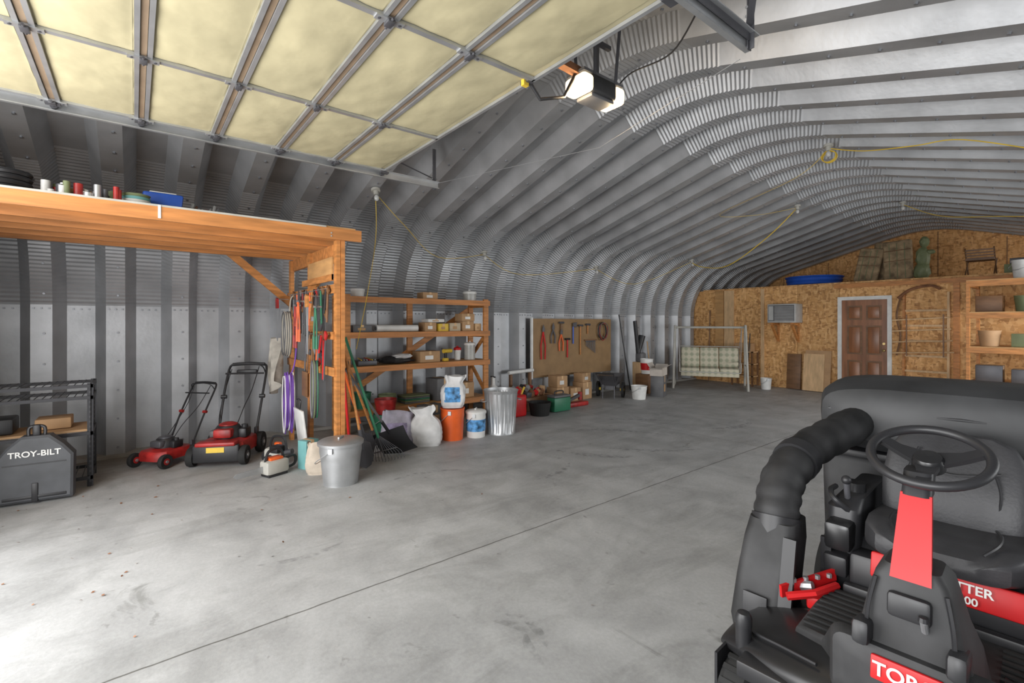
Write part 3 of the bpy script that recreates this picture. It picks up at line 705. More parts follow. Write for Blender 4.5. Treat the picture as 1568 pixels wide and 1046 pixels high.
# ---------------- pegboard ----------------
YP=6.99
b=B('pegboard'); b.b2(6.1,8.45,YP,YP+.015,.47,1.64,PEG); b.b2(6.06,6.1,YP-.01,YP+.03,.45,1.66,WHITE); b.b2(6.1,8.45,YP+.015,YP+.08,1.5,1.56,PINEX); b.b2(6.1,8.45,YP+.015,YP+.08,.6,.66,PINEX)
b.done()
def wt(x,z): return V((x,YP-.03,z))
def wall_lopper(name,x,z,L,m):
    b=B(name)
    for s_ in(-1,1): b.tube([wt(x,z),wt(x+s_*.06,z-L*.5),wt(x+s_*.05,z-L)],.014,m)
    b.extr([(-.03,0),(.03,0),(.035,.06),(.0,.14),(-.03,.06)],wt(x,z),(1,0,0),(0,0,1),.012,METALD); return b.done()
wall_lopper('bolt_cutters',6.35,1.38,.55,RED)
wall_lopper('tree_pruner',6.85,1.32,.34,ORANGE)
wall_lopper('pipe_pliers',6.62,1.42,.28,METALD)
def hammer(name,x,z,m,L=.36,head=METALD,axe=False):
    b=B(name); b.cyl(wt(x,z),wt(x,z-L),.015,m,seg=8)
    if axe: b.extr([(-.02,-.04),(.09,-.06),(.09,.05),(-.02,.03)],wt(x,z),(1,0,0),(0,0,1),.02,head)
    else: b.cyl(wt(x-.06,z),wt(x+.07,z),.022,head,seg=10)
    b.cyl(wt(x,z-.06)+V((0,.028,0)),wt(x,z-.06)-V((0,.02,0)),.004,GALV,seg=6); return b.done()
hammer('hatchet',7.20,1.52,BLUE,.4,axe=True); hammer('sledge_hammer',7.42,1.50,PINE,.62); hammer('rubber_mallet',7.03,1.22,RED,.38,BLACK); hammer('claw_hammer',7.65,1.52,PINE,.2); hammer('ball_peen_hammer',6.85,1.56,DARKW,.16)
b=B('wrench_set'); random.seed(4)
for k in range(9):
    x=7.60+.035*k; L=.10+.02*k; b.cyl(wt(x,1.16),wt(x,1.16-L),.007,METALD,seg=6); b.box(wt(x,1.16),(.026,.012,.03),METALD,bev=.004)
b.b2(7.56,7.95,YP-.03,YP-.002,1.17,1.20,DARKW)
b.done()
b=B('extension_cord_hank')
for k in range(7): b.tube(cat([wt(8.1+.13*math.cos(t)*(1+.4*noise.noise(V((k,t,0)))),1.38+.18*math.sin(t)*(1+.4*noise.noise(V((t,k,0)))))-V((0,.012*k,0)) for t in [i*math.pi/5 for i in range(10)]],3,True),.007,(BLACK,METALD,BLACK,METALD,RUST,WRED,GREYP)[k],5,True)
b.done()
longtool('scythe_pole',(8.98,6.85,0),(8.75,7.0,1.75),'pole',BLACK,BLACK)
b=B('leaf_blower',TM(9.2,6.80,.0)); b.cyl((0,0,.85),(.15,.0,1.25),.05,BLACK,r1=.08); b.cyl((-.12,0,1.6),(0,0,.85),.045,BLACK); b.box((.1,0,.75),(.2,.18,.22),GREYP,bev=.04)
b.box((.08,0,.32),(.24,.26,.64),PALE,bev=.005); b.done()
bucket('patterned_bucket',9.0,6.42,.42,.14,.33,WHITE,label=RED,handle=False); cbox('wooden_crate',(9.0,6.42,0),(.36,.34,.415),0,DARKW)
cbox('cardboard_box',(8.72,5.92,.44),(.42,.26,.17),20,m=M('box_white',(.52,.47,.42),.7),open_=True); cbox('storage_crate',(8.72,5.92,0),(.3,.26,.435),20,GREYP)
bucket('white_bucket',8.08,5.95,0,.16,.27,WHITE)
b=B('garden_cart',TM(7.85,6.50,0,-150)); 
rg=[[V((x*s_,y*s_,z)) for x,y in((-.32,-.22),(.32,-.22),(.38,.22),(-.38,.22))] for z,s_ in((.26,.7),(.46,1.0),(.47,1.03))]; b.rings(rg,METALD)
for q in(-1,1): b.lathe((0,q*.26,.16),[(.03,-.02),(.13,-.02),(.16,-.025),(.16,.025),(.13,.02),(.03,.02)],RUBBER,18,Euler((math.pi/2,0,0)).to_matrix()); b.tube([(.3,q*.15,.35),(.68,q*.18,.55)],.014,METALD); b.tube([(.25,q*.12,.28),(.28,q*.12,0)],.012,METALD); b.cyl((0,q*.28,.16),(0,q*.2,.16),.03,YELLOW)
b.cyl((0,-.26,.16),(0,.26,.16),.012,METALD); b.tube([(.68,-.18,.55),(.68,.18,.55)],.014,BLACK); b.b2(-.1,.1,-.1,.1,.16,.28,METALD); b.done()
b=B('spare_parts_pile'); random.seed(5)
b.box((5.5,6.48,.12),(.8,.42,.24),DARKW,bev=.02)
for k in range(34):
    x=5.15+random.random()*.75;y=6.3+random.random()*.38; z=.24+random.random()*.14; m=random.choice([WRED,METALD,RUST,GALV,BLACK,OLIVE,CARD,RED])
    if k%2: b.cyl((x,y,z),(x+.12*random.uniform(-1,1),y+.06*random.uniform(-1,1),z+.08*random.random()),.02+.03*random.random(),m,seg=10)
    else: b.box((x,y,z),(.10+.1*random.random(),.1,.08+.08*random.random()),m,rot=(random.random(),random.random(),random.random()),bev=.01)
b.done()
b=B('pvc_pipe'); b.cyl((5.45,6.93,.62),(6.05,6.93,.64),.035,WHITE); b.beam((5.97,6.93,0),(5.97,6.93,.60),.05,.05,DARKW); b.beam((5.5,6.93,0),(5.5,6.93,.585),.05,.05,DARKW); b.done()
bucket('rubber_tub',5.35,5.95,0,.19,.22,RUBBER,handle=False)
b=B('toolbox'); b.box((5.85,6.0,.13),(.40,.20,.24),GREEN,bev=.02); b.box((5.85,6.0,.27),(.41,.21,.04),GREYP,bev=.015); b.tube(cat([(5.75,6.0,.28),(5.76,6.0,.35),(5.94,6.0,.35),(5.95,6.0,.28)]),.012,BLACK); b.done()
b=B('fuel_can'); b.box((4.98,6.10,.18),(.28,.2,.36),RED,bev=.04,seg=3); b.tube(cat([(4.92,6.10,.36),(4.92,6.10,.43),(5.05,6.10,.43),(5.05,6.10,.36)]),.014,RED); b.cyl((5.06,6.10,.35),(5.12,6.08,.48),.018,YELLOW); b.done()
for i,(x,y,w,h) in enumerate(((6.50,6.7,.34,.30),(6.88,6.72,.30,.26),(7.25,6.75,.28,.34),(6.5,6.7,.26,.22))):
    cbox('cardboard_box',(x,y,0 if i<3 else .304),(w,.28,h),random.random()*8-4)
cbox('cardboard_box',(7.25,6.75,.344),(.26,.24,.18),4); cbox('firewood_crate',(6.17,6.62,0),(.2,.28,.2),0,RUST)
b=B('metal_jack'); b.box((6.45,6.18,.04),(.55,.18,.08),WRED,bev=.02); b.beam((6.22,6.18,.1),(6.6,6.2,.2),.05,.05,METALD); b.cyl((6.6,6.2,.1),(6.6,6.2,.25),.04,WRED); b.done()
b=B('sprayer_tank'); b.lathe((4.85,6.6,0),[(0,0),(.11,.0),(.12,.03),(.12,.35),(.08,.45),(.04,.48),(.03,.62),(0,.62)],WHITE); b.tube([(4.85,6.54,.62),(4.85,6.66,.62)],.014,BLACK); b.done()
longtool('wood_plank',(9.95,6.95,0),(9.9,7.05,1.1),'pole',PALE,PALE)
cbox('cardboard_box',(9.68,6.75,0),(.34,.3,.35),0,GREYP)
# ---------------- porch swing ----------------
dx_,dy_=V((.5,-.866,0)),V((.866,.5,0))
Ms=Matrix(((dx_.x,dy_.x,0,10.72),(dx_.y,dy_.y,0,5.88),(0,0,1,0),(0,0,0,1)))
b=B('porch_swing',Ms)
W=.80
for s_ in(-1,1):
    b.tube(cat([(s_*W,-.42,.01),(s_*W*.97,-.1,1.35),(s_*W*.97,0,1.45),(s_*W*.97,.1,1.35),(s_*W,.42,.01)],5),.026,FRAMEP)
    b.tube([(s_*W*.99,-.28,.55),(s_*W*.99,.28,.55)],.014,FRAMEP); b.tube([(s_*W,-.42,.03),(s_*W,.42,.03)],.020,FRAMEP)
    for q in(-.18,.2): b.tube([(s_*.66,q,.62 if q<0 else .95),(s_*.70,0,1.45)],.007,GALV,5)
    b.tube(cat([(s_*.66,-.25,.40),(s_*.66,-.27,.62),(s_*.66,.1,.64),(s_*.66,.22,.6)]),.014,FRAMEP)
b.tube([(-W*.97,0,1.45),(W*.97,0,1.45)],.026,FRAMEP)
b.tube([(-.66,-.25,.40),(.66,-.25,.40),(.66,.2,.38),(-.66,.2,.38)],.014,FRAMEP,closed=True); b.tube([(-.66,.2,.38),(-.66,.32,.98),(.66,.32,.98),(.66,.2,.38)],.014,FRAMEP)
pm=bpy.data.materials.new('plaid_cushion'); pm.use_nodes=True; nt=pm.node_tree;N=nt.nodes;L=nt.links
tc=N.new('ShaderNodeTexCoord');mp=N.new('ShaderNodeMapping');mp.inputs['Rotation'].default_value=(0,0,math.radians(60));L.new(tc.outputs['Object'],mp.inputs[0])
ws=[]
for ax in('X','Z'):
    w=N.new('ShaderNodeTexWave');w.bands_direction=ax;w.inputs['Scale'].default_value=2.4;L.new(mp.outputs[0],w.inputs[0]);ws.append(w)
mm=N.new('ShaderNodeMath');mm.operation='ADD';L.new(ws[0].outputs[1],mm.inputs[0]);L.new(ws[1].outputs[1],mm.inputs[1])
r=N.new('ShaderNodeValToRGB');e=r.color_ramp.elements;e[0].color=(.34,.35,.25,1);e[0].position=.2;e[1].color=(.56,.52,.40,1);e[1].position=.6
h=N.new('ShaderNodeMath');h.operation='MULTIPLY';h.inputs[1].default_value=.5;L.new(mm.outputs[0],h.inputs[0]);L.new(h.outputs[0],r.inputs[0]);L.new(r.outputs[0],N['Principled BSDF'].inputs['Base Color']);N['Principled BSDF'].inputs['Roughness'].default_value=.85
for k in(-.43,0,.43):
    b.box((k,-.03,.45),(.42,.44,.10),pm,rot=(.05,0,0),bev=.035,seg=3); b.box((k,.22,.72),(.42,.10,.48),pm,rot=(-.2,0,0),bev=.035,seg=3)
b.box((0,-.24,.36),(1.26,.02,.12),pm,bev=.005)
b.done()
# ---------------- partition wall items ----------------
b=B('window_air_conditioner')
b.box((XP-.22,4.70,1.78),(.40,.62,.44),BEIGE,bev=.015); b.b2(XP-.43,XP-.42,4.42,4.98,1.60,1.97,GREYP)
for k in range(12): b.b2(XP-.438,XP-.428,4.43,4.84,1.61+.029*k,1.62+.029*k,BEIGE)
b.b2(XP-.438,XP-.428,4.87,4.97,1.62,1.95,BEIGE)
for y in(4.48,4.92): b.b2(XP-.42,XP-.045,y-.02,y+.02,1.50,1.56,PINE); b.beam((XP-.38,y,1.50),(XP-.06,y,1.15),.04,.06,PINE); b.b2(XP-.05,XP-.008,y-.02,y+.02,1.1,1.56,PINE)
b.done()
b=B('leaning_osb_sheet'); b.box((XP-.12,4.05,.47),(.012,.52,.92),CARD,rot=(0,.13,0)); b.box((XP-.15,4.12,.43),(.012,.42,.84),PALE,rot=(0,.13,0)); b.done()
b=B('leaning_dark_board'); b.box((XP-.09,4.55,.42),(.03,.30,.82),DARKW,rot=(0,.08,0),bev=.004); b.done()
bucket('white_bucket',11.6,4.96,0,.12,.26,WHITE)
b=B('wooden_stand',TM(11.95,5.62))
for x,y in((-.15,-.25),(.15,-.25),(-.15,.25),(.15,.25)): b.b2(x-.02,x+.02,y-.02,y+.02,0,.85,DARKW)
for z in(.25,.55,.85): b.b2(-.17,.17,-.27,.27,z-.02,z,PALE)
b.box((0,0,.95),(.2,.4,.2),CARD); b.tube([(-.1,-.1,.25),(-.15,-.2,1.3)],.012,BLACK); b.done()
longtool('wood_plank',(12.0,6.6,0),(12.1,6.62,1.9),'pole',DARKW,DARKW)
b=B('wooden_ladder')
for y in(1.85,2.52): b.beam((XP-.10,y,0.01),(XP-.06,y,2.15),.035,.07,PALE if y<2 else PINE)
for k in range(6): b.b2(XP-.11+.008*k,XP-.07+.006*k,1.85,2.52,.28+.30*k,.32+.30*k,PALE)
b.done()
b=B('scythe'); b.tube(cat([(XP-.15,2.62,.9),(XP-.15,2.56,1.3),(XP-.15,2.62,1.7),(XP-.15,2.55,2.1)]),.018,DARKW); b.tube(cat([(XP-.15,2.60,2.05),(XP-.15,2.4,2.22),(XP-.15,2.1,2.28),(XP-.15,1.95,2.2)]),[.03]*6*3+[.01],RUST,6); b.done()
b=B('bamboo_poles')
for k in range(4): b.cyl((XP-.21,1.75+.02*k,1.0+.22*k),(XP-.21,2.68,.95+.22*k),.014,PALE,seg=7)
for y in(1.9,2.45): b.b2(XP-.23,XP-.20,y-.01,y+.01,.9,1.72,DARKW)
b.done()
b=B('wooden_storage_shelves')
for x in(10.9,11.9):
    for y in(1.42,-.6): b.b2(x-.045,x+.045,y-.02,y+.02,0,2.25,PINE)
for z in(.55,1.15,1.72,2.25):
    b.b2(10.86,10.90,-.62,1.44,z-.09,z,PINE); b.b2(10.86,11.94,-.62,1.44,z,z+.015,PLY)
    b.b2(10.9,11.9,1.40,1.44,z-.09,z,PINE)
b.done()
random.seed(3)
for z in(.567,1.167,1.737):
    for k in range(4):
        y=1.2-.42*k; m=random.choice([CARD,METALD,GREYP,OLIVE,DUST,CARD,DARKW])
        if (k+int(z*3))%3==0: bucket('storage_bucket',11.2,y,z,.14,.26,m,handle=False)
        else: cbox('storage_box',(11.25,y,z),(.3,.32,.16+.2*random.random()),0,m)
bucket('white_bucket',11.2,.8,2.267,.15,.3,WHITE)
HL=HP+.033
b=B('kiddie_pool')
rr_=.58
b.lathe((12.95,4.42,HL),[(0,0),(rr_*.92,0),(rr_,.03),(rr_*.97,.08),(rr_*1.02,.12),(rr_,.17),(rr_*1.06,.20),(rr_*1.05,.22),(rr_*.96,.21),(rr_*.92,.05),(0,.03)],BLUE,40); b.done()
def cushion(name,y,z,w,h,m,tilt,x=13.2):
    b=B(name,TM(x,y,z+.02))
    b.box((0,0,h/2),(.12,w,h),m,rot=(tilt*.3,.15,0),bev=.05,seg=3)
    for k in range(1,4): b.box((-.06,0,h*k/4),(.02,w*.9,.012),DARKW,rot=(tilt*.3,.15,0))
    for y in(-.2,0,.2): b.box((-.062,y*w*1.3,h/2),(.014,.012,h*.85),OLIVE,rot=(tilt*.3,.15,0))
    return b.done()
cushion('camouflage_cushion',3.38,HL,.46,.80,CAMO,.5)
cushion('camouflage_cushion',2.86,HL,.52,.92,CAMO,-.2,13.25)
cushion('camouflage_cushion',3.12,HL,.5,.95,CAMO,.1,13.5)
b=B('stone_statue'); b.blob((13.1,2.42,HL+.2),(.14,.14,.2),OLIVE,.3,seed=1,flat=.19); b.blob((13.1,2.40,HL+.50),(.11,.12,.22),OLIVE,.4,seed=2); b.blob((13.1,2.38,HL+.82),(.08,.08,.12),OLIVE,.3,seed=3); b.blob((13.1,2.30,HL+.6),(.05,.1,.05),OLIVE,.3,seed=4); b.done()
b=B('folding_chair',TM(12.9,1.50,HL,90))
for q in(-.2,.2): b.tube([(q,-.2,.014),(q,.2,.55)],.012,DARKW); b.tube([(q,.2,.014),(q,-.18,.35)],.012,DARKW)
for k in range(4): b.beam((-.2,.08+.035*k,.36+.05*k),(.2,.08+.035*k,.36+.05*k),.01,.03,DARKW)
b.box((0,0,.33),(.4,.36,.03),DARKW); b.done()
cbox('storage_crate',(12.9,.95,HL),(.35,.44,.2),0,OLIVE); cbox('storage_crate',(12.88,.92,HL+.204),(.3,.38,.1),5,METALD)
cbox('cardboard_box',(12.95,.45,HL),(.3,.35,.35),0)
# ---------------- cords & sockets ----------------
socks=[(6.9,2.19),(9.74,3.6),(10.3,6.1),(7.56,6.66),(4.67,6.62),(2.31,5.58),(11.46,2.4)]
SP=[]
for x,y in socks:
    z=roofz(y)-.06; SP.append(V((x,y,z)))
    b=B('ceiling_lamp_socket'); d=V((0,-.3 if y>5 else 0,-1)).normalized(); p=V((x,y,z+.05))
    b.cyl(p,p+d*.03,.055,FRAMEP); b.cyl(p+d*.03,p+d*.08,.03,FRAMEP); b.blob(p+d*.12,(.03,.03,.04),M('bulb',(.5,.5,.48),.2)); b.done()
b=B('yellow_extension_cord')
def cord(pts,r=.006): b.tube(cat(pts,6),r,YELLOW,6)
cord([SP[1],(9.85,4.2,3.25),(10.07,5.1,2.80),(10.25,5.8,2.85),SP[2]],.009)
cord([SP[0],(6.85,1.8,3.62),(6.7,1.3,3.50),(6.64,.9,roofz(.9)-.03),(6.5,.2,3.05)],.006)
cord([SP[0],(6.95,2.6,3.5),(8,4.2,3.45),(9.0,4.0,3.55),SP[1]],.003)
cord([SP[6],(11.2,1.8,3.45),(10.8,1.0,3.25),(10.5,.4,3.1)])
for k in range(4): b.tube(cat([SP[0]+V((.02*k,.08*math.cos(t),-.10+.07*math.sin(t))) for t in [i*math.pi/4 for i in range(8)]],3,True),.005,YELLOW,6,True)
cord([SP[5],(2.33,5.62,2.6),(2.33,5.9,1.9),(2.34,6.3,1.2)],.004)
cord([SP[5],(2.8,5.8,2.85),(3.6,6.3,2.55),SP[4]],.004)
cord([SP[4],(5.6,6.75,2.45),SP[3]],.004); cord([SP[3],(9.0,6.75,2.45),SP[2]],.004)
b.done()
b=B('dry_leaves'); random.seed(21)
for k in range(46):
    x=random.uniform(-.9,2.6); y=random.uniform(1.2,5.6)
    if random.random()<.6: x=random.uniform(-.9,.8);y=random.uniform(3.2,5.7)
    a=random.random()*6; s_=.008+.010*random.random()
    c=V((x,y,.003)); u=V((math.cos(a),math.sin(a),0))*s_; w=V((-math.sin(a),math.cos(a),0))*s_*.5
    b.add([c-u,c+w+V((0,0,.006)),c+u+V((0,0,.004)),c-w],[(0,1,2,3)],RUST)
b.done()
b=B('tire_scuff_marks')
def scuff(cx,cy,r,a0,a1,w,z):
    b.grid(lambda u,v:(cx+(r+w*(v-.5)*math.sin(math.pi*u)**.6)*math.cos(a0+(a1-a0)*u),cy+(r+w*(v-.5)*math.sin(math.pi*u)**.6)*math.sin(a0+(a1-a0)*u),z),18,2,SCUFF)
for i,a in enumerate(((1.20,1.75,.35,.1,.75,.05),(1.25,1.80,.35,.0,.6,.04),(1.75,1.60,.3,2.4,3.2,.05),(1.1,1.9,.5,-.5,.1,.05),(4.2,3.4,1.6,.2,1.1,.10),(5.2,4.4,1.2,3.3,4.2,.12),(7.2,4.4,1.0,4.,5.1,.12),(3.2,4.4,.9,4.6,5.4,.08),(4.6,3.0,2.4,.5,1.0,.10),(6.0,4.6,1.6,3.6,4.4,.10),(2.2,3.6,.8,.9,1.9,.07),(.9,3.9,.6,4.2,5.2,.06))): scuff(*a,.0006+.0003*i)
b.done()
# ---------------- riding mower ----------------
MM=TM(1.74,.350,0,3.5)
b=B('riding_lawn_mower',MM)
def rrect(x0,x1,y0,y1,r=.08,n=4):
    out=[]
    for cx,cy,a0 in((x1-r,y1-r,0),(x0+r,y1-r,90),(x0+r,y0+r,180),(x1-r,y0+r,270)):
        for i in range(n+1):
            a=math.radians(a0+90*i/n); out.append((cx+r*math.cos(a),cy+r*math.sin(a)))
    return out
def slab(x0,x1,y0,y1,z0,z1,r,mat,inset=.02):
    o=rrect(x0,x1,y0,y1,r); i_=rrect(x0+inset,x1-inset,y0+inset,y1-inset,max(.005,r-inset))
    b.rings([[V((x,y,z0)) for x,y in o],[V((x,y,z1-inset)) for x,y in o],[V((x,y,z1-inset*.3)) for x,y in rrect(x0+inset*.3,x1-inset*.3,y0+inset*.3,y1-inset*.3,r)],[V((x,y,z1)) for x,y in i_]],mat)
slab(.18,1.05,-.58,.58,.10,.27,.20,BLACKG,.03)
for cy in(-.34,.0,.34): b.lathe((.62-.12*(cy==0),cy,.26),[(.16,0),(.15,.03),(.06,.04),(.05,.09),(0,.09)],BLACK)
for y in(-.26,.26): b.b2(.02,1.7,y-.025,y+.025,.30,.38,RED)
b.b2(-.02,.06,-.48,.48,.28,.34,BLACK,.008)
R_=Euler((math.pi/2,0,0)).to_matrix()
def sgnp(v,e): return math.copysign(abs(v)**e,v)
for q in(-1,1):
    y=q*.50
    b.cyl((.10,y,.30),(.10,y,.435),.028,BLACK); b.lathe((.10,y,.435),[(.030,-.03),(.030,0),(.022,.016),(0,.02)],BLACK,14)
    b.b2(.02,.18,y-.075,y-.065,.12,.30,BLACK); b.b2(.02,.18,y+.065,y+.075,.12,.30,BLACK)
    b.lathe((.10,y,.14),[(.03,-.045),(.08,-.05),(.12,-.055),(.14,-.035),(.14,.035),(.12,.055),(.08,.05),(.03,.045)],RUBBER,26,R_)
    for k in range(18):
        a=2*math.pi*k/18; b.box((.10+.14*math.cos(a),y,.14+.14*math.sin(a)),(.012,.09,.018),RUBBER,rot=(0,-a,0))
    b.cyl((.10,y-.058,.14),(.10,y+.058,.14),.06,GREYP)
    b.lathe((1.18,q*.40,.23),[(.05,-.09),(.13,-.10),(.2,-.11),(.23,-.08),(.23,.08),(.2,.11),(.13,.10),(.05,.09)],RUBBER,30,R_); b.cyl((1.18,q*.40-.1,.23),(1.18,q*.40+.1,.23),.11,GREYP)
    rg=[]
    for yy,xf,xr,zt in((.18,-.04,.52,.44),(.26,-.02,.52,.42),(.36,.01,.50,.395),(.46,.05,.47,.37),(.55,.09,.44,.34),(.60,.13,.38,.30)):
        rg.append([V(((xf+xr)/2+(xr-xf)/2*sgnp(math.cos(2*math.pi*k/24),.6),q*yy,(zt+.265)/2+(zt-.265)/2*sgnp(math.sin(2*math.pi*k/24),.7))) for k in range(24)])
    b.rings(rg,BLACKG)
    b.tube(cat([(.03,q*.24,.425),(.08,q*.36,.40),(.13,q*.47,.375),(.22,q*.54,.355)]),.006,BLACK,6)
def sect(x,hw,z0,z1,r=.05):
    return [V((x,y,z)) for y,z in rrect(-hw,hw,z0,z1,min(r,(z1-z0)/2-.002,hw-.002))]
b.rings([sect(-.045,.15,.46,.575,.02),sect(-.03,.18,.42,.60,.03),sect(.02,.20,.36,.605,.04),sect(.10,.22,.36,.56,.04),sect(.16,.26,.36,.46,.03),sect(.22,.36,.36,.43,.03),sect(.60,.36,.36,.43,.03)],DUST)
for k in range(9):
    for q in(-1,1): b.b2(.24+.04*k,.255+.04*k,q*.17,q*.34,.43,.438,RUBBER)
b.rings([[V((x,y,z)) for x,y in rrect(x0,x1,-hw,hw,.022)] for z,x0,x1,hw in((.44,-.01,.30,.16),(.58,-.015,.26,.14),(.66,.005,.23,.115),(.74,.01,.20,.10),(.80,.02,.19,.085),(.83,.035,.17,.065))],DUST)
for q in(-1,1):
    b.box((.0,q*.105,.625),(.13,.045,.07),BLACK,rot=(0,.2,0),bev=.015)
    b.tube(cat([(-.015,q*.10,.60),(-.005,q*.095,.70),(.01,q*.08,.79)]),.006,BLACK,5)
b.box((.0,0,.73),(.03,.10,.07),BLACK,rot=(0,.1,0),bev=.012)
b.cyl((.0,-.035,.68),(-.03,-.035,.72),.009,GALV,seg=10); b.lathe((-.03,-.035,.72),[(.013,0),(.011,.012),(0,.014)],BLACK,10)
b.rings([[V((x+o,y*w,z)) for x,y in((-.02,-.045),(-.02,.045),(.045,.04),(.045,-.04))] for z,o,w in((.80,.035,1.05),(.85,.055,1),(1.03,.135,.82))],RED)
b.rings([[V((x+o,y,z)) for x,y in rrect(-.03,.06,-.036,.036,.02)] for z,o in((1.025,.135),(1.07,.16),(1.09,.175))],BLACK)
wc=V((.235,-.015,1.115)); wn=V((-.42,0,.907)).normalized(); ux=V((0,1,0)); uy=wn.cross(ux)
b.tube([wc+(ux*math.cos(t)+uy*math.sin(t))*.145+wn*.015 for t in [i*math.pi/24 for i in range(48)]],.0145,BLACK,12,True)
for t in(math.radians(90),math.radians(205),math.radians(335)):
    d=ux*math.cos(t)+uy*math.sin(t); e=(ux*-math.sin(t)+uy*math.cos(t))
    b.rings([[wc+d*r_+e*w*i+wn*(h_+j*.008) for i,j in((-1,-1),(1,-1),(1,1),(-1,1))] for r_,w,h_ in((.03,.030,-.005),(.09,.018,-.002),(.14,.016,.012))],BLACK)
b.lathe(wc,[(.042,-.03),(.042,.0),(.034,.012),(0,.015)],BLACKG,20,Matrix((ux,uy,wn)).transposed())
b.box((.72,0,.50),(.14,.58,.14),BLACK,rot=(0,.1,0),bev=.02)
b.box((.64,-.01,.565),(.03,.44,.10),RED,rot=(0,.22,0),bev=.01)
b.b2(.60,.64,-.30,.30,.40,.46,BLACK,.01)
b.rings([[V((x,y,z)) for x,y in rrect(x0,x1,-hw,hw,.06)] for z,x0,x1,hw in((.36,.72,1.5,.34),(.55,.76,1.5,.33),(.60,.82,1.45,.30))],BLACK)
ss=[]
for x,hw,zb,zt in((.585,.13,.645,.67),(.60,.19,.62,.705),(.66,.235,.605,.735),(.80,.25,.605,.725),(.95,.245,.61,.71),(1.05,.23,.62,.71)):
    ring=[]
    for k in range(32):
        a=2*math.pi*k/32; c=sgnp(math.cos(a),.55); s2=sgnp(math.sin(a),.6)
        z=(zb+zt)/2+(zt-zb)/2*s2
        if s2>0: z+=.04*abs(c)**3-.012
        ring.append(V((x,hw*c,z)))
    ss.append(ring)
b.rings(ss,SEATM)
ss=[]
for z,hw,x,th in((.66,.20,1.02,.10),(.72,.235,1.03,.13),(.85,.24,1.07,.13),(.96,.225,1.11,.11),(1.02,.19,1.14,.09),(1.05,.13,1.15,.05)):
    ring=[]
    for k in range(32):
        a=2*math.pi*k/32; c=sgnp(math.cos(a),.55); s2=math.sin(a)
        xx=x+th/2*s2
        if s2<0: xx-=.035*abs(c)**3
        ring.append(V((xx,hw*c,z)))
    ss.append(ring)
b.rings(ss,SEATM)
for q in(-1,1):
    b.tube(cat([(.61,q*.12,.722),(.68,q*.155,.745),(.80,q*.16,.743),(.95,q*.14,.715)]),.005,BLACK,5)
    b.tube(cat([(.985,q*.14,.75),(1.0,q*.15,.86),(1.055,q*.11,.99)]),.005,BLACK,5)
b.tube(cat([(1.01,-.15,.93),(1.0,0,.90),(1.01,.15,.93)]),.005,BLACK,5)
for q in(-1,1):
    b.rings([[V((x,q*y,z)) for x,y in rrect(x0,x1,.27,y1,.04)] for z,x0,x1,y1 in((.30,.74,1.45,.38),(.55,.72,1.42,.40),(.72,.76,1.36,.40),(.76,.82,1.30,.37))],BLACK)
    b.box((.72,q*.335,.62),(.12,.10,.12),BLACKG,bev=.02); b.box((.70,q*.34,.50),(.10,.09,.09),BLACK,bev=.015)
    b.tube(cat([(.78,q*.30,.70),(.74,q*.36,.76),(.80,q*.39,.78),(.88,q*.39,.78)]),.012,BLACK)
b.cyl((.95,.33,.75),(.95,.33,.80),.045,BLACKG,seg=16); b.cyl((.82,.33,.75),(.80,.33,.83),.012,METALD); b.blob((.80,.33,.84),(.02,.02,.02),BLACK)
for k in range(6): b.cyl((.725,.385,.32+.045*k),(.715,.385,.32+.045*k),.01,GALV,seg=8)
b.b2(.68,.70,.36,.40,.28,.60,BLACK)
b.beam((.40,.47,.43),(.66,.34,.46),.012,.05,RED); b.box((.56,.36,.40),(.2,.12,.05),RED,rot=(0,0,.3),bev=.01); b.cyl((.5,.44,.43),(.5,.38,.45),.02,GALV,seg=8); b.tube([(.38,.44,.43),(.44,.36,.45),(.60,.32,.44)],.016,RED)
for k in range(4): b.cyl((.46+.05*k,.44-.03*k,.46),(.46+.05*k,.44-.03*k,.475),.011,GALV,seg=6)
b.rings([[V((x,y,z)) for x,y in rrect(x0,x1,y0,y1,.04)] for z,x0,x1,y0,y1 in((.10,.40,.66,.52,.66),(.25,.38,.68,.47,.68),(.42,.42,.68,.46,.67),(.58,.48,.70,.45,.66),(.66,.52,.72,.46,.65))],DUST)
b.box((.44,.46,.45),(.02,.05,.36),BLACK,rot=(0,.25,0)); b.box((.385,.57,.30),(.01,.10,.16),BLACK,rot=(0,.1,0),bev=.004)
pts=cat([(.61,.555,.60),(.64,.565,.70),(.76,.57,.81),(1.0,.55,.89),(1.25,.48,.95),(1.5,.42,1.0)],8)
b.tube(pts,[.092+(.004 if (i//2)%2 else -.002) for i in range(len(pts))],DUST,22)
b.tube(cat([(.595,.555,.58),(.62,.56,.66)],3),.103,BLACK,20); b.tube([pts[20],pts[21],pts[22]],.104,BLACK,20)
def hs(x,hw,zb,zt):
    return [V((x,hw*sgnp(math.cos(2*math.pi*k/32),.42),(zb+zt)/2+(zt-zb)/2*sgnp(math.sin(2*math.pi*k/32),.5))) for k in range(32)]
b.rings([hs(1.42,.50,.90,1.12),hs(1.46,.60,.85,1.19),hs(1.56,.63,.83,1.235),hs(1.78,.645,.83,1.245),hs(2.0,.64,.83,1.21),hs(2.12,.58,.85,1.14)],HOODM)
b.tube([(1.45,-.56,1.06),(1.425,0,1.075),(1.45,.56,1.06)],.01,BLACK)
b.b2(1.44,2.12,-.655,.655,.80,.84,BLACK,.01)
for y in(-.42,0,.42): b.box((1.78,y,.52),(.5,.38,.56),DUST,bev=.05,seg=3,top=(1.1,1.05))
b.b2(1.45,1.9,-.3,.3,.30,.42,BLACK)
b.b2(1.50,1.54,-.3,-.26,.3,.9,METALD); b.b2(1.50,1.54,.26,.3,.3,.9,METALD)
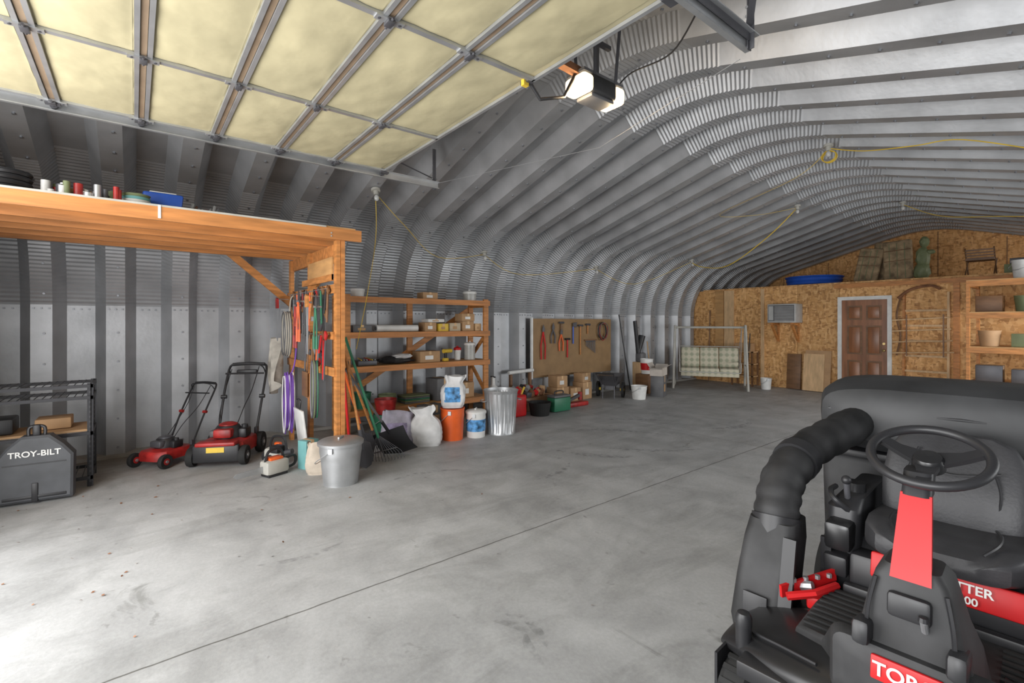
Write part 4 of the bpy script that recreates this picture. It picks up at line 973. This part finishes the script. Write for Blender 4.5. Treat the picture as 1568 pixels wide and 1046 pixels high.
b.box((-.052,0,.552),(.015,.16,.066),RED,rot=(0,.15,0),bev=.005)
b.b2(.02,.5,-.50,-.24,.42,.47,RED,.02)
rm=b.done()
def mtext(s,size,loc,nrm):
    p=MM@V(loc); n=MM.to_3x3()@V(nrm); text(s,size,WHITE,face_M(p,n),rm)
mtext('TORO',.052,(-.063,0,.552),(-1,0,.15))
mtext('TIME CUTTER',.044,(.620,-.01,.585),(-1,0,.22)); mtext('4200',.036,(.612,-.07,.545),(-1,0,.22))
# ---------------- lights ----------------
def area(name,loc,rot,sx,sy,p,col=(1,1,1),spread=180):
    l=bpy.data.lights.new(name,'AREA'); l.shape='RECTANGLE'; l.size=sx; l.size_y=sy; l.energy=p; l.color=col; l.spread=math.radians(spread)
    o=bpy.data.objects.new(name,l); o.location=loc; o.rotation_euler=rot; sc.collection.objects.link(o); return o
area('daylight_doorway',(XF-.15,2.92,1.5),(0,-math.pi/2,0),2.9,3.3,255,(1,.99,.98))
area('daylight_front_window',(XF+.06,-.1,1.72),(0,-math.pi/2,0),1.2,1.55,60,(.98,.99,1),120)  # added fill from behind the camera, gives the ribs contrast
for i,x in enumerate((3.8,7.2,10.4)):
    area('daylight_window_%d'%i,(x,YR+.12,1.38),(math.pi/2-.2,0,0),2.3,.75,(20,50,88)[i],(.97,.99,1),140)  # unseen fill lamps added along the right wall, no real openings there
area('loft_end_window',(14.2,YR+.6,2.75),(math.pi/2,0,.5),.9,.4,30,(1,.98,.95))  # lamp added to brighten the upper back wall above the deck
for dx in(-.2,.2):
    l=bpy.data.lights.new('opener_bulb','POINT'); l.energy=7; l.color=(1,.75,.45); l.shadow_soft_size=.04
    o=bpy.data.objects.new('opener_bulb',l); o.location=(2.62+dx*1.3,oy,3.12); sc.collection.objects.link(o)
w=bpy.data.worlds.new('World'); sc.world=w; w.use_nodes=True
w.node_tree.nodes['Background'].inputs[0].default_value=(.85,.92,1,1); w.node_tree.nodes['Background'].inputs[1].default_value=1.0
sc.view_settings.view_transform='Standard'
# ---------------- camera ----------------
cam=bpy.data.cameras.new('camera'); co=bpy.data.objects.new('camera',cam); sc.collection.objects.link(co)
co.location=(0,0,1.55); co.rotation_euler=(math.pi/2,0,math.radians(-38.6)); cam.sensor_width=36; cam.lens=16.62; cam.shift_y=-.0179; cam.clip_start=.05
sc.camera=co
